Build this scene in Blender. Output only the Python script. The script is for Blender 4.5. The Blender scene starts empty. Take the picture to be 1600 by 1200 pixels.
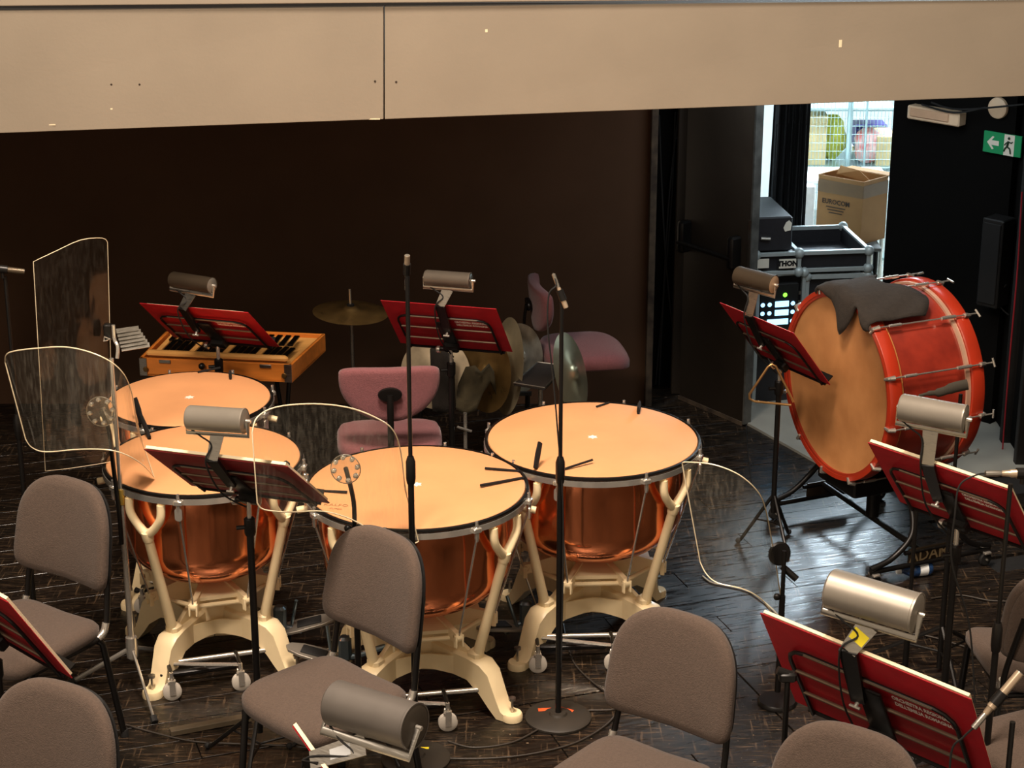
import bpy, math, random
from mathutils import Vector, Matrix
rnd = random.Random(7)
R_ = math.radians
PI = math.pi
sc = bpy.context.scene
# ------------------------------------------------------------------ camera, world, light, exposure
CAMH = 3.67
PITCH = R_(19.4)
FPX = 3100.0
cd = bpy.data.cameras.new('camera'); cam = bpy.data.objects.new('camera', cd); sc.collection.objects.link(cam)
cam.location = (0, 0, CAMH); cam.rotation_euler = (PI / 2 - PITCH, 0, 0)
cd.sensor_fit = 'HORIZONTAL'; cd.sensor_width = 36.0; cd.lens = 36.0 * FPX / 1600.0
cd.clip_start = 0.1; cd.clip_end = 100
sc.camera = cam
w = bpy.data.worlds.new('world'); sc.world = w; w.use_nodes = True
w.node_tree.nodes['Background'].inputs[0].default_value = (1.0, 0.78, 0.56, 1)
w.node_tree.nodes['Background'].inputs[1].default_value = 0.36
sc.view_settings.view_transform = 'Standard'; sc.view_settings.look = 'None'
sc.view_settings.exposure = 0.2; sc.view_settings.gamma = 1.0; sc.view_settings.use_curve_mapping = False

def area(name, loc, target, size, energy, col, spread=180, sy=None):
    l = bpy.data.lights.new(name, 'AREA'); l.shape = 'RECTANGLE' if sy else 'SQUARE'; l.size = size
    if sy: l.size_y = sy
    l.energy = energy; l.color = col; l.spread = R_(spread)
    o = bpy.data.objects.new(name, l); sc.collection.objects.link(o)
    o.location = loc; o.rotation_euler = (Vector(target) - Vector(loc)).to_track_quat('-Z', 'Y').to_euler()
    return o
area('hall_light', (-3.4, 0.5, 8.2), (-0.6, 7.4, 0.8), 1.6, 400, (1.0, 0.83, 0.68))
area('hall_light', (1.2, 2.2, 8.0), (0.9, 6.9, 0.4), 1.2, 85, (1.0, 0.83, 0.68))
area('overhead_light', (-0.6, 4.6, 8.2), (-0.2, 6.6, 0.8), 1.4, 150, (1.0, 0.83, 0.68), 80)
area('added_fill_light', (1.55, 9.35, 2.06), (1.6, 9.7, 0.4), 1.2, 14, (0.82, 0.93, 1.0), 170)  # added cool lamp under the stage, put in to brighten the flight cases
area('side_room_light', (2.3, 12.0, 3.4), (2.3, 12.4, 0.3), 2.0, 700, (0.80, 0.93, 1.0))
area('side_room_daylight', (2.75, 13.1, 2.4), (2.2, 9.6, 0.2), 1.1, 170, (0.72, 0.88, 1.0))

# ------------------------------------------------------------------ helpers
def at(px, py, Y=None, z=None):
    cp, sp = math.cos(PITCH), math.sin(PITCH)
    a = (px - 800) / FPX; b = -(py - 600) / FPX
    d = Vector((a, cp + b * sp, -sp + b * cp))
    t = (z - CAMH) / d.z if z is not None else Y / d.y
    return Vector((0, 0, CAMH)) + d * t

def lin(r, g, b):
    def f(c):
        c /= 255.0
        return c / 12.92 if c <= 0.04045 else ((c + 0.055) / 1.055) ** 2.4
    return (f(r), f(g), f(b), 1)

_m = {}
def mat(name, rgb, rough=0.5, metal=0.0, var=0.08, scale=12.0, bump=0.0, bscale=None, stretch=None, coat=0.0, trans=0.0, rvar=0.0, emit=None, estr=0.0, spec=0.5, rgb2=None, sheen=0.0):
    if name in _m: return _m[name]
    m = bpy.data.materials.new(name); m.use_nodes = True; nt = m.node_tree; N = nt.nodes; L = nt.links
    p = N['Principled BSDF']
    c = lin(*rgb)
    tc = N.new('ShaderNodeTexCoord'); mp = N.new('ShaderNodeMapping'); L.new(tc.outputs['Object'], mp.inputs[0])
    if stretch: mp.inputs['Scale'].default_value = stretch
    nz = N.new('ShaderNodeTexNoise'); nz.inputs['Scale'].default_value = scale; nz.inputs['Detail'].default_value = 6
    L.new(mp.outputs[0], nz.inputs[0])
    cr = N.new('ShaderNodeValToRGB')
    cr.color_ramp.elements[0].position = 0.3; cr.color_ramp.elements[1].position = 0.7
    c2 = lin(*rgb2) if rgb2 else None
    if c2:
        cr.color_ramp.elements[0].color = c2; cr.color_ramp.elements[1].color = c
    else:
        cr.color_ramp.elements[0].color = tuple(x * (1 - var) for x in c[:3]) + (1,)
        cr.color_ramp.elements[1].color = tuple(min(1, x * (1 + var)) for x in c[:3]) + (1,)
    L.new(nz.outputs[0], cr.inputs[0]); L.new(cr.outputs[0], p.inputs['Base Color'])
    p.inputs['Roughness'].default_value = rough; p.inputs['Metallic'].default_value = metal
    p.inputs['Specular IOR Level'].default_value = spec
    if coat: p.inputs['Coat Weight'].default_value = coat; p.inputs['Coat Roughness'].default_value = 0.15
    if trans: p.inputs['Transmission Weight'].default_value = trans
    if sheen: p.inputs['Sheen Weight'].default_value = sheen
    if rvar:
        mr = N.new('ShaderNodeMapRange'); mr.inputs['To Min'].default_value = max(0.02, rough - rvar); mr.inputs['To Max'].default_value = rough + rvar
        mr.inputs['From Min'].default_value = 0.3; mr.inputs['From Max'].default_value = 0.7
        L.new(nz.outputs[0], mr.inputs[0]); L.new(mr.outputs[0], p.inputs['Roughness'])
    if bump:
        n2 = N.new('ShaderNodeTexNoise'); n2.inputs['Scale'].default_value = bscale or scale * 6; n2.inputs['Detail'].default_value = 4
        L.new(mp.outputs[0], n2.inputs[0])
        b = N.new('ShaderNodeBump'); b.inputs['Strength'].default_value = bump; b.inputs['Distance'].default_value = 0.01
        L.new(n2.outputs[0], b.inputs['Height']); L.new(b.outputs[0], p.inputs['Normal'])
    if emit:
        p.inputs['Emission Color'].default_value = lin(*emit); p.inputs['Emission Strength'].default_value = estr
    _m[name] = m
    return m

M_cream = mat('cream_enamel', (244, 222, 178), 0.38, var=0.05, scale=9)
M_copper = mat('polished_copper', (244, 146, 96), 0.13, .94, var=0.12, scale=5, stretch=(1, 1, .25), bump=0.05, bscale=9, rvar=0.03)
M_skin = mat('drum_skin', (216, 154, 104), 0.55, var=0.05, scale=5, bump=0.03, bscale=60)
M_skin2 = mat('calf_skin', (190, 132, 80), 0.6, var=0.16, scale=5, bump=0.05, bscale=40, rgb2=(158, 104, 58))
M_white = mat('white_star', (250, 240, 225), 0.5)
M_chrome = mat('chrome', (226, 220, 210), 0.2, 0.82, var=0.05)
M_alu = mat('brushed_steel', (190, 186, 178), 0.32, 1.0, var=0.1, scale=30, stretch=(1, 1, 12), rvar=0.06)
M_lampgrey = mat('grey_lamp_enamel', (150, 143, 132), 0.42, 0.55, var=0.1, scale=8)
M_lampdark = mat('dark_lamp_enamel', (84, 72, 58), 0.45, 0.5, var=0.1, scale=8)
M_black = mat('black_metal', (22, 20, 19), 0.35, 0.3, var=0.2)
M_blackmat = mat('black_matte', (14, 12, 11), 0.8, var=0.3)
M_rubber = mat('black_rubber', (18, 17, 16), 0.75)
M_felt = mat('black_felt', (16, 13, 12), 0.95, bump=0.3, bscale=200)
M_red = mat('red_folder', (172, 18, 32), 0.5, var=0.12, scale=20, bump=0.05, bscale=150)
M_paper = mat('cream_paper', (240, 224, 188), 0.8, var=0.03)
M_grey = mat('grey_upholstery', (84, 69, 59), 0.95, var=0.14, scale=120, bump=0.35, bscale=260, sheen=0.1)
M_purple = mat('mauve_upholstery', (124, 74, 77), 0.95, var=0.12, scale=120, bump=0.3, bscale=260, sheen=0.2)
M_drumred = mat('red_stained_wood', (160, 52, 34), 0.38, var=0.2, scale=9, stretch=(1, 1, 1), coat=0.25, rgb2=(116, 34, 24))
M_hoopred = mat('red_hoop', (174, 50, 26), 0.3, var=0.12, scale=6, coat=0.4)
M_orangewood = mat('orange_varnished_wood', (226, 132, 52), 0.35, var=0.14, scale=4, stretch=(1, 8, 8), coat=0.3)
M_lightwood = mat('light_varnished_wood', (240, 176, 98), 0.4, var=0.1, scale=4, stretch=(1, 8, 8))
M_brass = mat('cymbal_bronze', (176, 142, 88), 0.34, .8, var=0.25, scale=10, bump=0.1, bscale=50, rvar=0.08)
M_steelbar = mat('dark_steel_bar', (40, 38, 36), 0.25, 0.9)
M_cloth = mat('dark_cloth', (44, 38, 33), 0.95, var=0.15, scale=60, bump=0.3, bscale=200)
M_olive = mat('olive_cloth', (74, 66, 46), 0.9, var=0.3, scale=14, bump=0.3, bscale=40)
M_tape_o = mat('orange_tape', (255, 92, 40), 0.6)
M_tape_y = mat('yellow_tape', (240, 220, 40), 0.6)
M_beige = mat('beige_painted_board', (150, 138, 121), 0.75, var=0.05, scale=3, bump=0.06, bscale=80)
M_beige2 = mat('beige_painted_ledge', (156, 144, 127), 0.75, var=0.05, scale=3)
M_wallb = mat('dark_brown_wall', (84, 62, 47), 0.95, var=0.08, scale=3, spec=0.1)
M_wallk = mat('black_wall', (12, 11, 10), 0.95, var=0.15, scale=3, spec=0.1)
M_door = mat('black_door', (48, 41, 34), 0.55, var=0.15, scale=5, spec=0.3)
M_wornwood = mat('worn_trim', (92, 78, 62), 0.8, var=0.4, scale=14, rgb2=(46, 36, 28))
M_curtain = mat('black_curtain', (14, 14, 16), 0.85, var=0.2, scale=10)
M_conc = mat('pale_concrete', (150, 150, 142), 0.45, var=0.12, scale=6, rvar=0.12)
M_whitewall = mat('white_wall', (236, 240, 240), 0.8, var=0.03)
M_card = mat('cardboard', (150, 108, 62), 0.85, var=0.08, scale=8)
M_card2 = mat('pale_cardboard', (214, 192, 140), 0.85, var=0.06, scale=8)
M_tape = mat('brown_tape', (112, 84, 50), 0.6, var=0.1)
M_case = mat('black_case_laminate', (34, 34, 38), 0.5, var=0.15, scale=40, bump=0.1, bscale=200)
M_green = mat('sign_green', (22, 150, 92), 0.5, var=0.03)
M_signwhite = mat('sign_white', (232, 226, 210), 0.5, var=0.03)
M_ink = mat('dark_ink', (52, 38, 26), 0.8)
M_inklight = mat('faded_brown_ink', (168, 118, 76), 0.8)
M_letter = mat('white_letter_print', (255, 238, 232), 0.6)
M_blueled = mat('lit_display', (150, 210, 255), 0.4, emit=(150, 210, 255), estr=2.2)
M_greenled = mat('lit_green_lamp', (120, 240, 60), 0.4, emit=(120, 240, 60), estr=2.5)
M_yellow = mat('yellow_plastic_bag', (226, 226, 80), 0.4, var=0.2, scale=18, bump=0.4, bscale=30)
M_violet = mat('violet_plastic', (92, 84, 190), 0.4)
M_redbag = mat('red_white_bag', (222, 76, 72), 0.5, rgb2=(246, 232, 226), scale=16, bump=0.3, bscale=30)
M_greymesh = mat('zinc_mesh', (160, 184, 186), 0.4, 0.6)
M_plastic = mat('white_plastic', (240, 244, 244), 0.45)
M_bluebottle = mat('blue_clear_plastic', (60, 96, 150), 0.1, trans=0.6)
M_vent = mat('warm_white_plastic', (226, 196, 162), 0.5)
M_redcable = mat('red_cable', (150, 30, 40), 0.5)
M_gold = mat('gilt_edge_line', (222, 150, 84), 0.35, 0.4)
M_mic = mat('champagne_microphone', (206, 184, 158), 0.3, 0.7, var=0.04)
M_triangle = mat('bronze_rod', (214, 168, 110), 0.28, 0.9)
M_whitewood = mat('lidded_batten', (88, 76, 58), 0.7, var=0.2)

def acrylic(nm='clear_acrylic', lo=.02, hi=.11):
    m = bpy.data.materials.new(nm); m.use_nodes = True; nt = m.node_tree; N = nt.nodes; L = nt.links
    for n in list(N): N.remove(n)
    out = N.new('ShaderNodeOutputMaterial'); tr = N.new('ShaderNodeBsdfTransparent'); gl = N.new('ShaderNodeBsdfGlossy'); df = N.new('ShaderNodeBsdfDiffuse')
    tr.inputs[0].default_value = (0.93, 0.92, 0.88, 1); gl.inputs['Roughness'].default_value = 0.06
    df.inputs[0].default_value = (0.75, 0.68, 0.55, 1)
    fr = N.new('ShaderNodeFresnel'); fr.inputs[0].default_value = 1.45
    m1 = N.new('ShaderNodeMixShader'); m2 = N.new('ShaderNodeMixShader')
    L.new(fr.outputs[0], m1.inputs[0]); L.new(tr.outputs[0], m1.inputs[1]); L.new(gl.outputs[0], m1.inputs[2])
    tc = N.new('ShaderNodeTexCoord'); mp = N.new('ShaderNodeMapping'); mp.inputs['Scale'].default_value = (1, 1, .25); nz = N.new('ShaderNodeTexNoise')
    nz.inputs['Scale'].default_value = 70; nz.inputs['Detail'].default_value = 8; nz.inputs['Roughness'].default_value = 0.7
    L.new(tc.outputs['Object'], mp.inputs[0]); L.new(mp.outputs[0], nz.inputs[0])
    mr = N.new('ShaderNodeMapRange'); mr.inputs['From Min'].default_value = 0.45; mr.inputs['From Max'].default_value = 0.75
    mr.inputs['To Min'].default_value = lo; mr.inputs['To Max'].default_value = hi
    L.new(nz.outputs[0], mr.inputs[0]); L.new(mr.outputs[0], m2.inputs[0])
    L.new(m1.outputs[0], m2.inputs[1]); L.new(df.outputs[0], m2.inputs[2]); L.new(m2.outputs[0], out.inputs[0])
    return m
M_acrylic = acrylic()
M_acrylic2 = acrylic('clean_acrylic', .004, .03)
M_acredge = mat('polished_acrylic_edge', (250, 232, 196), 0.25, var=0.02)

class MB:
    def __init__(s): s.v = []; s.f = []
    def add(s, vs, fs, M=None):
        b = len(s.v)
        s.v += [(M @ Vector(p)) if M else Vector(p) for p in vs]
        s.f += [tuple(b + i for i in f) for f in fs]
        return s
    def box(s, c, size, M=None, ch=0.0):
        x, y, z = size[0] / 2, size[1] / 2, size[2] / 2; c = Vector(c)
        if ch <= 0:
            vs = [c + Vector((i * x, j * y, k * z)) for k in (-1, 1) for j in (-1, 1) for i in (-1, 1)]
            return s.add(vs, [(0, 2, 3, 1), (4, 5, 7, 6), (0, 1, 5, 4), (2, 6, 7, 3), (0, 4, 6, 2), (1, 3, 7, 5)], M)
        ch = min(ch, x * .9, y * .9, z * .9)
        o = [(-x + ch, -y), (x - ch, -y), (x, -y + ch), (x, y - ch), (x - ch, y), (-x + ch, y), (-x, y - ch), (-x, -y + ch)]
        oi = [(a * (x - ch) / x, b * (y - ch) / y) for a, b in o]
        vs = []
        for (pts, zz) in ((oi, -z), (o, -z + ch), (o, z - ch), (oi, z)):
            vs += [c + Vector((a, b, zz)) for a, b in pts]
        fs = [tuple(range(7, -1, -1)), tuple(range(24, 32))]
        for k in range(3):
            for i in range(8): fs.append((k * 8 + i, k * 8 + (i + 1) % 8, (k + 1) * 8 + (i + 1) % 8, (k + 1) * 8 + i))
        return s.add(vs, fs, M)
    def tube(s, pts, r, seg=10, cap=True, closed=False, M=None, flat=1.0):
        pts = [Vector(p) for p in pts]; n = len(pts)
        rs = r if isinstance(r, (list, tuple)) else [r] * n
        vs = []; prev = None
        for i, p in enumerate(pts):
            if closed: t = (pts[(i + 1) % n] - pts[i - 1])
            else: t = pts[min(i + 1, n - 1)] - pts[max(i - 1, 0)]
            t = t.normalized() if t.length > 1e-9 else Vector((0, 0, 1))
            if prev is None:
                a = Vector((0, 0, 1)) if abs(t.z) < 0.9 else Vector((1, 0, 0))
                prev = (a - t * a.dot(t)).normalized()
            else:
                prev = prev - t * prev.dot(t)
                prev = prev.normalized() if prev.length > 1e-6 else Vector((1, 0, 0))
            b = t.cross(prev)
            for k in range(seg):
                an = 2 * PI * k / seg
                vs.append(p + (prev * math.cos(an) + b * math.sin(an) * flat) * rs[i])
        fs = []
        for i in range(n if closed else n - 1):
            j = (i + 1) % n
            for k in range(seg):
                l = (k + 1) % seg
                fs.append((i * seg + k, i * seg + l, j * seg + l, j * seg + k))
        if cap and not closed:
            fs.append(tuple(range(seg - 1, -1, -1))); fs.append(tuple(range((n - 1) * seg, n * seg)))
        return s.add(vs, fs, M)
    def lathe(s, prof, seg=32, M=None, closed=False):
        vs = []; fs = []; idx = []
        for (r, z) in prof:
            if r < 1e-6: idx.append([len(vs)] * seg); vs.append((0, 0, z))
            else:
                idx.append([len(vs) + k for k in range(seg)])
                vs += [(r * math.cos(2 * PI * k / seg), r * math.sin(2 * PI * k / seg), z) for k in range(seg)]
        m = len(prof)
        for i in range(m if closed else m - 1):
            A, B = idx[i], idx[(i + 1) % m]
            for k in range(seg):
                l = (k + 1) % seg
                q = []
                for x in (A[k], A[l], B[l], B[k]):
                    if x not in q: q.append(x)
                if len(q) > 2: fs.append(tuple(q))
        return s.add(vs, fs, M)
    def prism(s, out, z0, z1, M=None):
        n = len(out)
        vs = [(x, y, z0) for x, y in out] + [(x, y, z1) for x, y in out]
        fs = [tuple(range(n - 1, -1, -1)), tuple(range(n, 2 * n))] + [(i, (i + 1) % n, n + (i + 1) % n, n + i) for i in range(n)]
        return s.add(vs, fs, M)
    def pillow(s, out, th, bend=None, M=None, dome=0.25):
        # out: 2D outline (x,y); thickness along z; pillowed both sides
        n = len(out); cx = sum(p[0] for p in out) / n; cy = sum(p[1] for p in out) / n
        lay = [(0.5, th * (0.5 + dome * .3)), (0.82, th * 0.5), (0.95, th * 0.38), (1.0, th * 0.12), (1.0, -th * 0.3), (0.95, -th * 0.47), (0.8, -th * 0.5), (0.5, -th * .5)]
        vs = [(cx, cy, th * (0.5 + dome * .4))]; fs = []
        for sc_, z in lay: vs += [(cx + (x - cx) * sc_, cy + (y - cy) * sc_, z) for x, y in out]
        vs.append((cx, cy, -th * .5))
        for i in range(n): fs.append((0, 1 + i, 1 + (i + 1) % n))
        for k in range(len(lay) - 1):
            for i in range(n):
                j = (i + 1) % n
                fs.append((1 + k * n + i, 1 + (k + 1) * n + i, 1 + (k + 1) * n + j, 1 + k * n + j))
        e = 1 + (len(lay) - 1) * n; last = len(vs) - 1
        for i in range(n): fs.append((last, e + (i + 1) % n, e + i))
        if bend: vs = [bend(Vector(p)) for p in vs]
        return s.add(vs, fs, M)
    def sphere(s, c, r, seg=12, sz=1.0):
        c = Vector(c); pr = [(max(0, r * math.sin(PI * i / 8)) if 0 < i < 8 else 0, -r * sz * math.cos(PI * i / 8)) for i in range(9)]
        return s.lathe(pr, seg, Matrix.Translation(c))

def rootm(o):
    m = Matrix.Identity(4)
    while o is not None:
        m = o.matrix_basis @ m; o = o.parent
    return m
def part(name, mb, m, parent=None, label=None, world=False, sm=40, kind=None, bevel=0, solid=0, flip=False):
    vs = mb.v
    if world and parent is not None:
        inv = rootm(parent).inverted(); vs = [inv @ p for p in vs]
    me = bpy.data.meshes.new(name); me.from_pydata([tuple(p) for p in vs], [], mb.f); me.update()
    me.materials.append(m)
    if sm:
        me.polygons.foreach_set('use_smooth', [True] * len(me.polygons)); me.set_sharp_from_angle(angle=R_(sm))
    o = bpy.data.objects.new(name, me); sc.collection.objects.link(o); o.parent = parent
    if label: o['label'] = label
    if kind: o['kind'] = kind
    if solid:
        md = o.modifiers.new('solid', 'SOLIDIFY'); md.thickness = solid; md.offset = 0
    if bevel:
        md = o.modifiers.new('bevel', 'BEVEL'); md.width = bevel; md.segments = 2; md.limit_method = 'ANGLE'
    return o
def thing(name, label, cat, loc=(0, 0, 0), rz=0.0, group=None):
    o = bpy.data.objects.new(name, None); sc.collection.objects.link(o); o.empty_display_size = 0.1
    o.location = loc; o.rotation_euler = (0, 0, rz); o['label'] = label; o['category'] = cat
    if group: o['group'] = group
    return o
def solo(name, mb, m, label, cat, group=None, origin=None, **k):
    if origin is None:
        xs = [p.x for p in mb.v]; ys = [p.y for p in mb.v]; zs = [p.z for p in mb.v]
        origin = Vector(((min(xs) + max(xs)) / 2, (min(ys) + max(ys)) / 2, min(zs)))
    mb.v = [p - Vector(origin) for p in mb.v]
    o = part(name, mb, m, None, **k); o.location = origin; o['label'] = label; o['category'] = cat
    if group: o['group'] = group
    return o
def struct(name, mb, m, parent=None, **k):
    if parent is None: return part(name, mb, m, None, kind='structure', **k)
    return part(name, mb, m, parent, **k)
def catmull(pts, k=6, closed=False):
    pts = [Vector(p) for p in pts]; n = len(pts); out = []
    for i in range(n if closed else n - 1):
        if closed: a, b, c, d = pts[i - 1], pts[i], pts[(i + 1) % n], pts[(i + 2) % n]
        else: a, b, c, d = pts[max(i - 1, 0)], pts[i], pts[i + 1], pts[min(i + 2, n - 1)]
        for j in range(k):
            t = j / k
            out.append(0.5 * ((2 * b) + (c - a) * t + (2 * a - 5 * b + 4 * c - d) * t * t + (3 * b - 3 * c + d - a) * t ** 3))
    if not closed: out.append(pts[-1])
    return out
def frameM(o, x, y, z):
    return Matrix(((x[0], y[0], z[0], o[0]), (x[1], y[1], z[1], o[1]), (x[2], y[2], z[2], o[2]), (0, 0, 0, 1)))
def axisM(o, z):
    z = Vector(z).normalized(); a = Vector((0, 0, 1)) if abs(z.z) < .9 else Vector((1, 0, 0))
    x = a.cross(z).normalized(); y = z.cross(x)
    return frameM(Vector(o), x, y, z)
def rrect(w_, h_, r, n=6):
    o = []
    for cx, cy, a0 in ((w_ / 2 - r, h_ / 2 - r, 0), (-w_ / 2 + r, h_ / 2 - r, 90), (-w_ / 2 + r, -h_ / 2 + r, 180), (w_ / 2 - r, -h_ / 2 + r, 270)):
        for k in range(n + 1):
            a = R_(a0 + 90 * k / n); o.append((cx + r * math.cos(a), cy + r * math.sin(a)))
    return o
def text(body, size, M, m, parent, name='lettering', bold=0.0, world=True, xs=1.0):
    cu = bpy.data.curves.new('t', 'FONT'); cu.body = body; cu.size = size; cu.align_x = 'CENTER'; cu.align_y = 'CENTER'; cu.offset = bold; cu.resolution_u = 2
    o = bpy.data.objects.new('t', cu); sc.collection.objects.link(o)
    dg = bpy.context.evaluated_depsgraph_get(); me = bpy.data.meshes.new_from_object(o.evaluated_get(dg))
    mb = MB(); mb.add([(v.co.x * xs, v.co.y, 0.0) for v in me.vertices], [tuple(p.vertices) for p in me.polygons], M)
    bpy.data.objects.remove(o); bpy.data.curves.remove(cu); bpy.data.meshes.remove(me)
    return part(name, mb, m, parent, world=world, sm=0)

# ------------------------------------------------------------------ SETTING
# floor: black boards
def floor_boards():
    fl = part('floor', MB().box((0.6, 8.0, -0.03), (9.0, 9.0, 0.03)), M_blackmat, None, kind='structure', sm=0)
    ms = []
    for k, (c, c2, r) in enumerate((((30, 24, 19), (16, 13, 11), .31), ((24, 20, 16), (13, 11, 9), .36), ((36, 29, 23), (18, 14, 12), .33))):
        m = mat('black_painted_board_%s' % 'abc'[k], c, r, var=.3, scale=7, stretch=(1, 9, 1), rvar=.13, bump=.04, bscale=40, rgb2=c2)
        nt = m.node_tree; N = nt.nodes; L = nt.links; p = N['Principled BSDF']
        src0 = p.inputs['Base Color'].links[0].from_socket
        g0 = N.new('ShaderNodeNewGeometry'); v0 = N.new('ShaderNodeTexNoise'); v0.inputs['Scale'].default_value = 46; v0.inputs['Detail'].default_value = 3
        L.new(g0.outputs['Position'], v0.inputs[0])
        c0_ = N.new('ShaderNodeValToRGB'); c0_.color_ramp.elements[0].position = .70; c0_.color_ramp.elements[1].position = .76
        L.new(v0.outputs[0], c0_.inputs[0])
        x0_ = N.new('ShaderNodeMix'); x0_.data_type = 'RGBA'; x0_.inputs[7].default_value = lin(150, 128, 104)
        L.new(c0_.outputs[0], x0_.inputs[0]); L.new(src0, x0_.inputs[6]); L.new(x0_.outputs[2], p.inputs['Base Color'])
        m1_ = N.new('ShaderNodeMapping'); m1_.inputs['Scale'].default_value = (70, 4, 1); m1_.inputs['Rotation'].default_value = (0, 0, .75 - .3 * k)
        n1_ = N.new('ShaderNodeTexNoise'); n1_.inputs['Scale'].default_value = 1.3; n1_.inputs['Detail'].default_value = 6; L.new(g0.outputs['Position'], m1_.inputs[0]); L.new(m1_.outputs[0], n1_.inputs[0])
        c1_ = N.new('ShaderNodeValToRGB'); c1_.color_ramp.elements[0].position = .60; c1_.color_ramp.elements[1].position = .70; c1_.color_ramp.elements[1].color = (.55, .55, .55, 1)
        L.new(n1_.outputs[0], c1_.inputs[0])
        x1_ = N.new('ShaderNodeMix'); x1_.data_type = 'RGBA'; x1_.inputs[7].default_value = lin(104, 84, 64)
        L.new(c1_.outputs[0], x1_.inputs[0]); L.new(x0_.outputs[2], x1_.inputs[6]); L.new(x1_.outputs[2], p.inputs['Base Color'])
        src = p.inputs['Base Color'].links[0].from_socket
        # scuffs and scratches in the paint
        geo = N.new('ShaderNodeNewGeometry'); mp = N.new('ShaderNodeMapping'); mp.inputs['Scale'].default_value = (5, 60, 1); mp.inputs['Rotation'].default_value = (0, 0, .5 + k)
        nz = N.new('ShaderNodeTexNoise'); nz.inputs['Scale'].default_value = 1.6; nz.inputs['Detail'].default_value = 9; nz.inputs['Roughness'].default_value = .72
        L.new(geo.outputs['Position'], mp.inputs[0]); L.new(mp.outputs[0], nz.inputs[0])
        cr = N.new('ShaderNodeValToRGB'); cr.color_ramp.elements[0].position = .53; cr.color_ramp.elements[1].position = .68
        cr.color_ramp.elements[0].color = (0, 0, 0, 1); cr.color_ramp.elements[1].color = (.75, .75, .75, 1)
        mx = N.new('ShaderNodeMix'); mx.data_type = 'RGBA'; mx.inputs[7].default_value = lin(112, 90, 68)
        L.new(nz.outputs[0], cr.inputs[0]); L.new(cr.outputs[0], mx.inputs[0]); L.new(src, mx.inputs[6]); L.new(mx.outputs[2], p.inputs['Base Color'])
        ms.append(m)
    ang = R_(19); c, s = math.cos(ang), math.sin(ang)
    cache = {}
    def plank(u0, u1, v0, v1, k, dz=0.0):
        key = (round(u1 - u0, 3), round(v1 - v0, 3), k)
        if key not in cache:
            me0 = part('plank', MB().box((0, 0, -0.008), (u1 - u0, v1 - v0, 0.016), ch=0.0007), ms[k], fl, sm=0)
            cache[key] = me0.data; o = me0
        else:
            o = bpy.data.objects.new('plank', cache[key]); sc.collection.objects.link(o); o.parent = fl
        uc, vc = (u0 + u1) / 2, (v0 + v1) / 2
        o.location = (uc * c - vc * s, uc * s + vc * c, dz); o.rotation_euler = (0, 0, ang)
        return o
    v = 6.36; row = 0
    while v < 10.6:
        off = (-2.6, -1.7, -2.15)[row % 3]
        for j in range(4):
            a = off + j * 1.8; 
            mid = ((a + .9) * c - v * s, (a + .9) * s + v * c)
            if mid[1] > 11.3 or mid[1] < 5.2 or abs(mid[0]) > 4.2: continue
            plank(a + .002, a + 1.8 - .002, v + .0015, v + .15 - .0015, rnd.choice((0, 1, 2)), rnd.choice((0, -.0006, -.001)))
        v += .15; row += 1
    # larger sheets nearer the camera
    v = 6.356; row = 0
    while v > 3.6:
        for j in range(9):
            a = -2.9 + j * .86 + (.43 if row % 2 else 0)
            mid = ((a + .43) * c - v * s, (a + .43) * s + v * c)
            if mid[1] > 8.9 or mid[1] < 3.9: continue
            plank(a + .002, a + .856, v - .548, v, rnd.choice((0, 1, 2)), rnd.choice((0, -.002)))
        v -= .55; row += 1
    return fl
FLOOR = floor_boards()

# stage front (overhanging fascia) made of three boards, with a ledge above
def fascia():
    bY = (7.72, 8.02)
    def fp(px, py):
        Y = 7.72 + (px / 1600.0) * .42
        return at(px, py, Y=Y)
    f = MB(); f.box((0.3, 8.72, 2.42), (9, .9, .02))
    root = struct('wall_stage_front', f, M_blackmat)
    def topb(px): return 17 - px * (17.0 / 1600)
    def botb(px): return 208 - px * (58.0 / 1600)
    def panel(p0, p1, m, y0=topb, y1=botb, th=.03, name='board'):
        mb = MB(); q = [fp(p0, y1(p0)), fp(p1, y1(p1)), fp(p1, y0(p1)), fp(p0, y0(p0))]
        n = Vector((.05, 1, 0)).normalized() * th
        mb.add(q + [a + n for a in q], [(0, 1, 2, 3), (7, 6, 5, 4), (0, 4, 5, 1), (1, 5, 6, 2), (2, 6, 7, 3), (3, 7, 4, 0)])
        return part(name, mb, m, root, sm=0, bevel=.002)
    panel(-420, 599.0, M_beige); panel(601.2, 1720, M_beige)
    # ledge strip above the boards
    mb = MB(); a = fp(-420, 14); b = fp(1720, -4)
    up = Vector((0, 0, .16)); n = Vector((.05, 1, 0)) * .06; o_ = Vector((0, -.012, 0.004))
    q = [a + o_, b + o_, b + up + o_, a + up + o_]
    mb.add(q + [x + n for x in q], [(0, 1, 2, 3), (7, 6, 5, 4), (0, 4, 5, 1), (1, 5, 6, 2), (2, 6, 7, 3), (3, 7, 4, 0)])
    part('edge_strip', mb, M_beige2, root, sm=0, bevel=.003)
    # screws and scuffs fixed to the boards
    for (x, y) in ((586, 127), (619, 128), (218, 132), (174, 132)):
        p = fp(x, y); part('screw_head', MB().lathe([(0, .003), (.004, .002), (.0045, 0)], 10, axisM(p, (0, -1, 0))), M_ink, root)
    for (x, y, w_, h_) in ((77, 195, .05, .004), (585, 186, .045, .004), (174, 170, .01, .006), (1313, 68, .012, .03), (760, 48, .01, .012)):
        p = fp(x, y); part('paint_chip', MB().box(p + Vector((0, -.001, 0)), (w_, .002, h_)), M_paper, root, sm=0)
fascia()
# soffit under the stage
struct('ceiling', MB().box((.3, 9.85, 2.14), (9, 3.1, .05)), M_blackmat)
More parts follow.
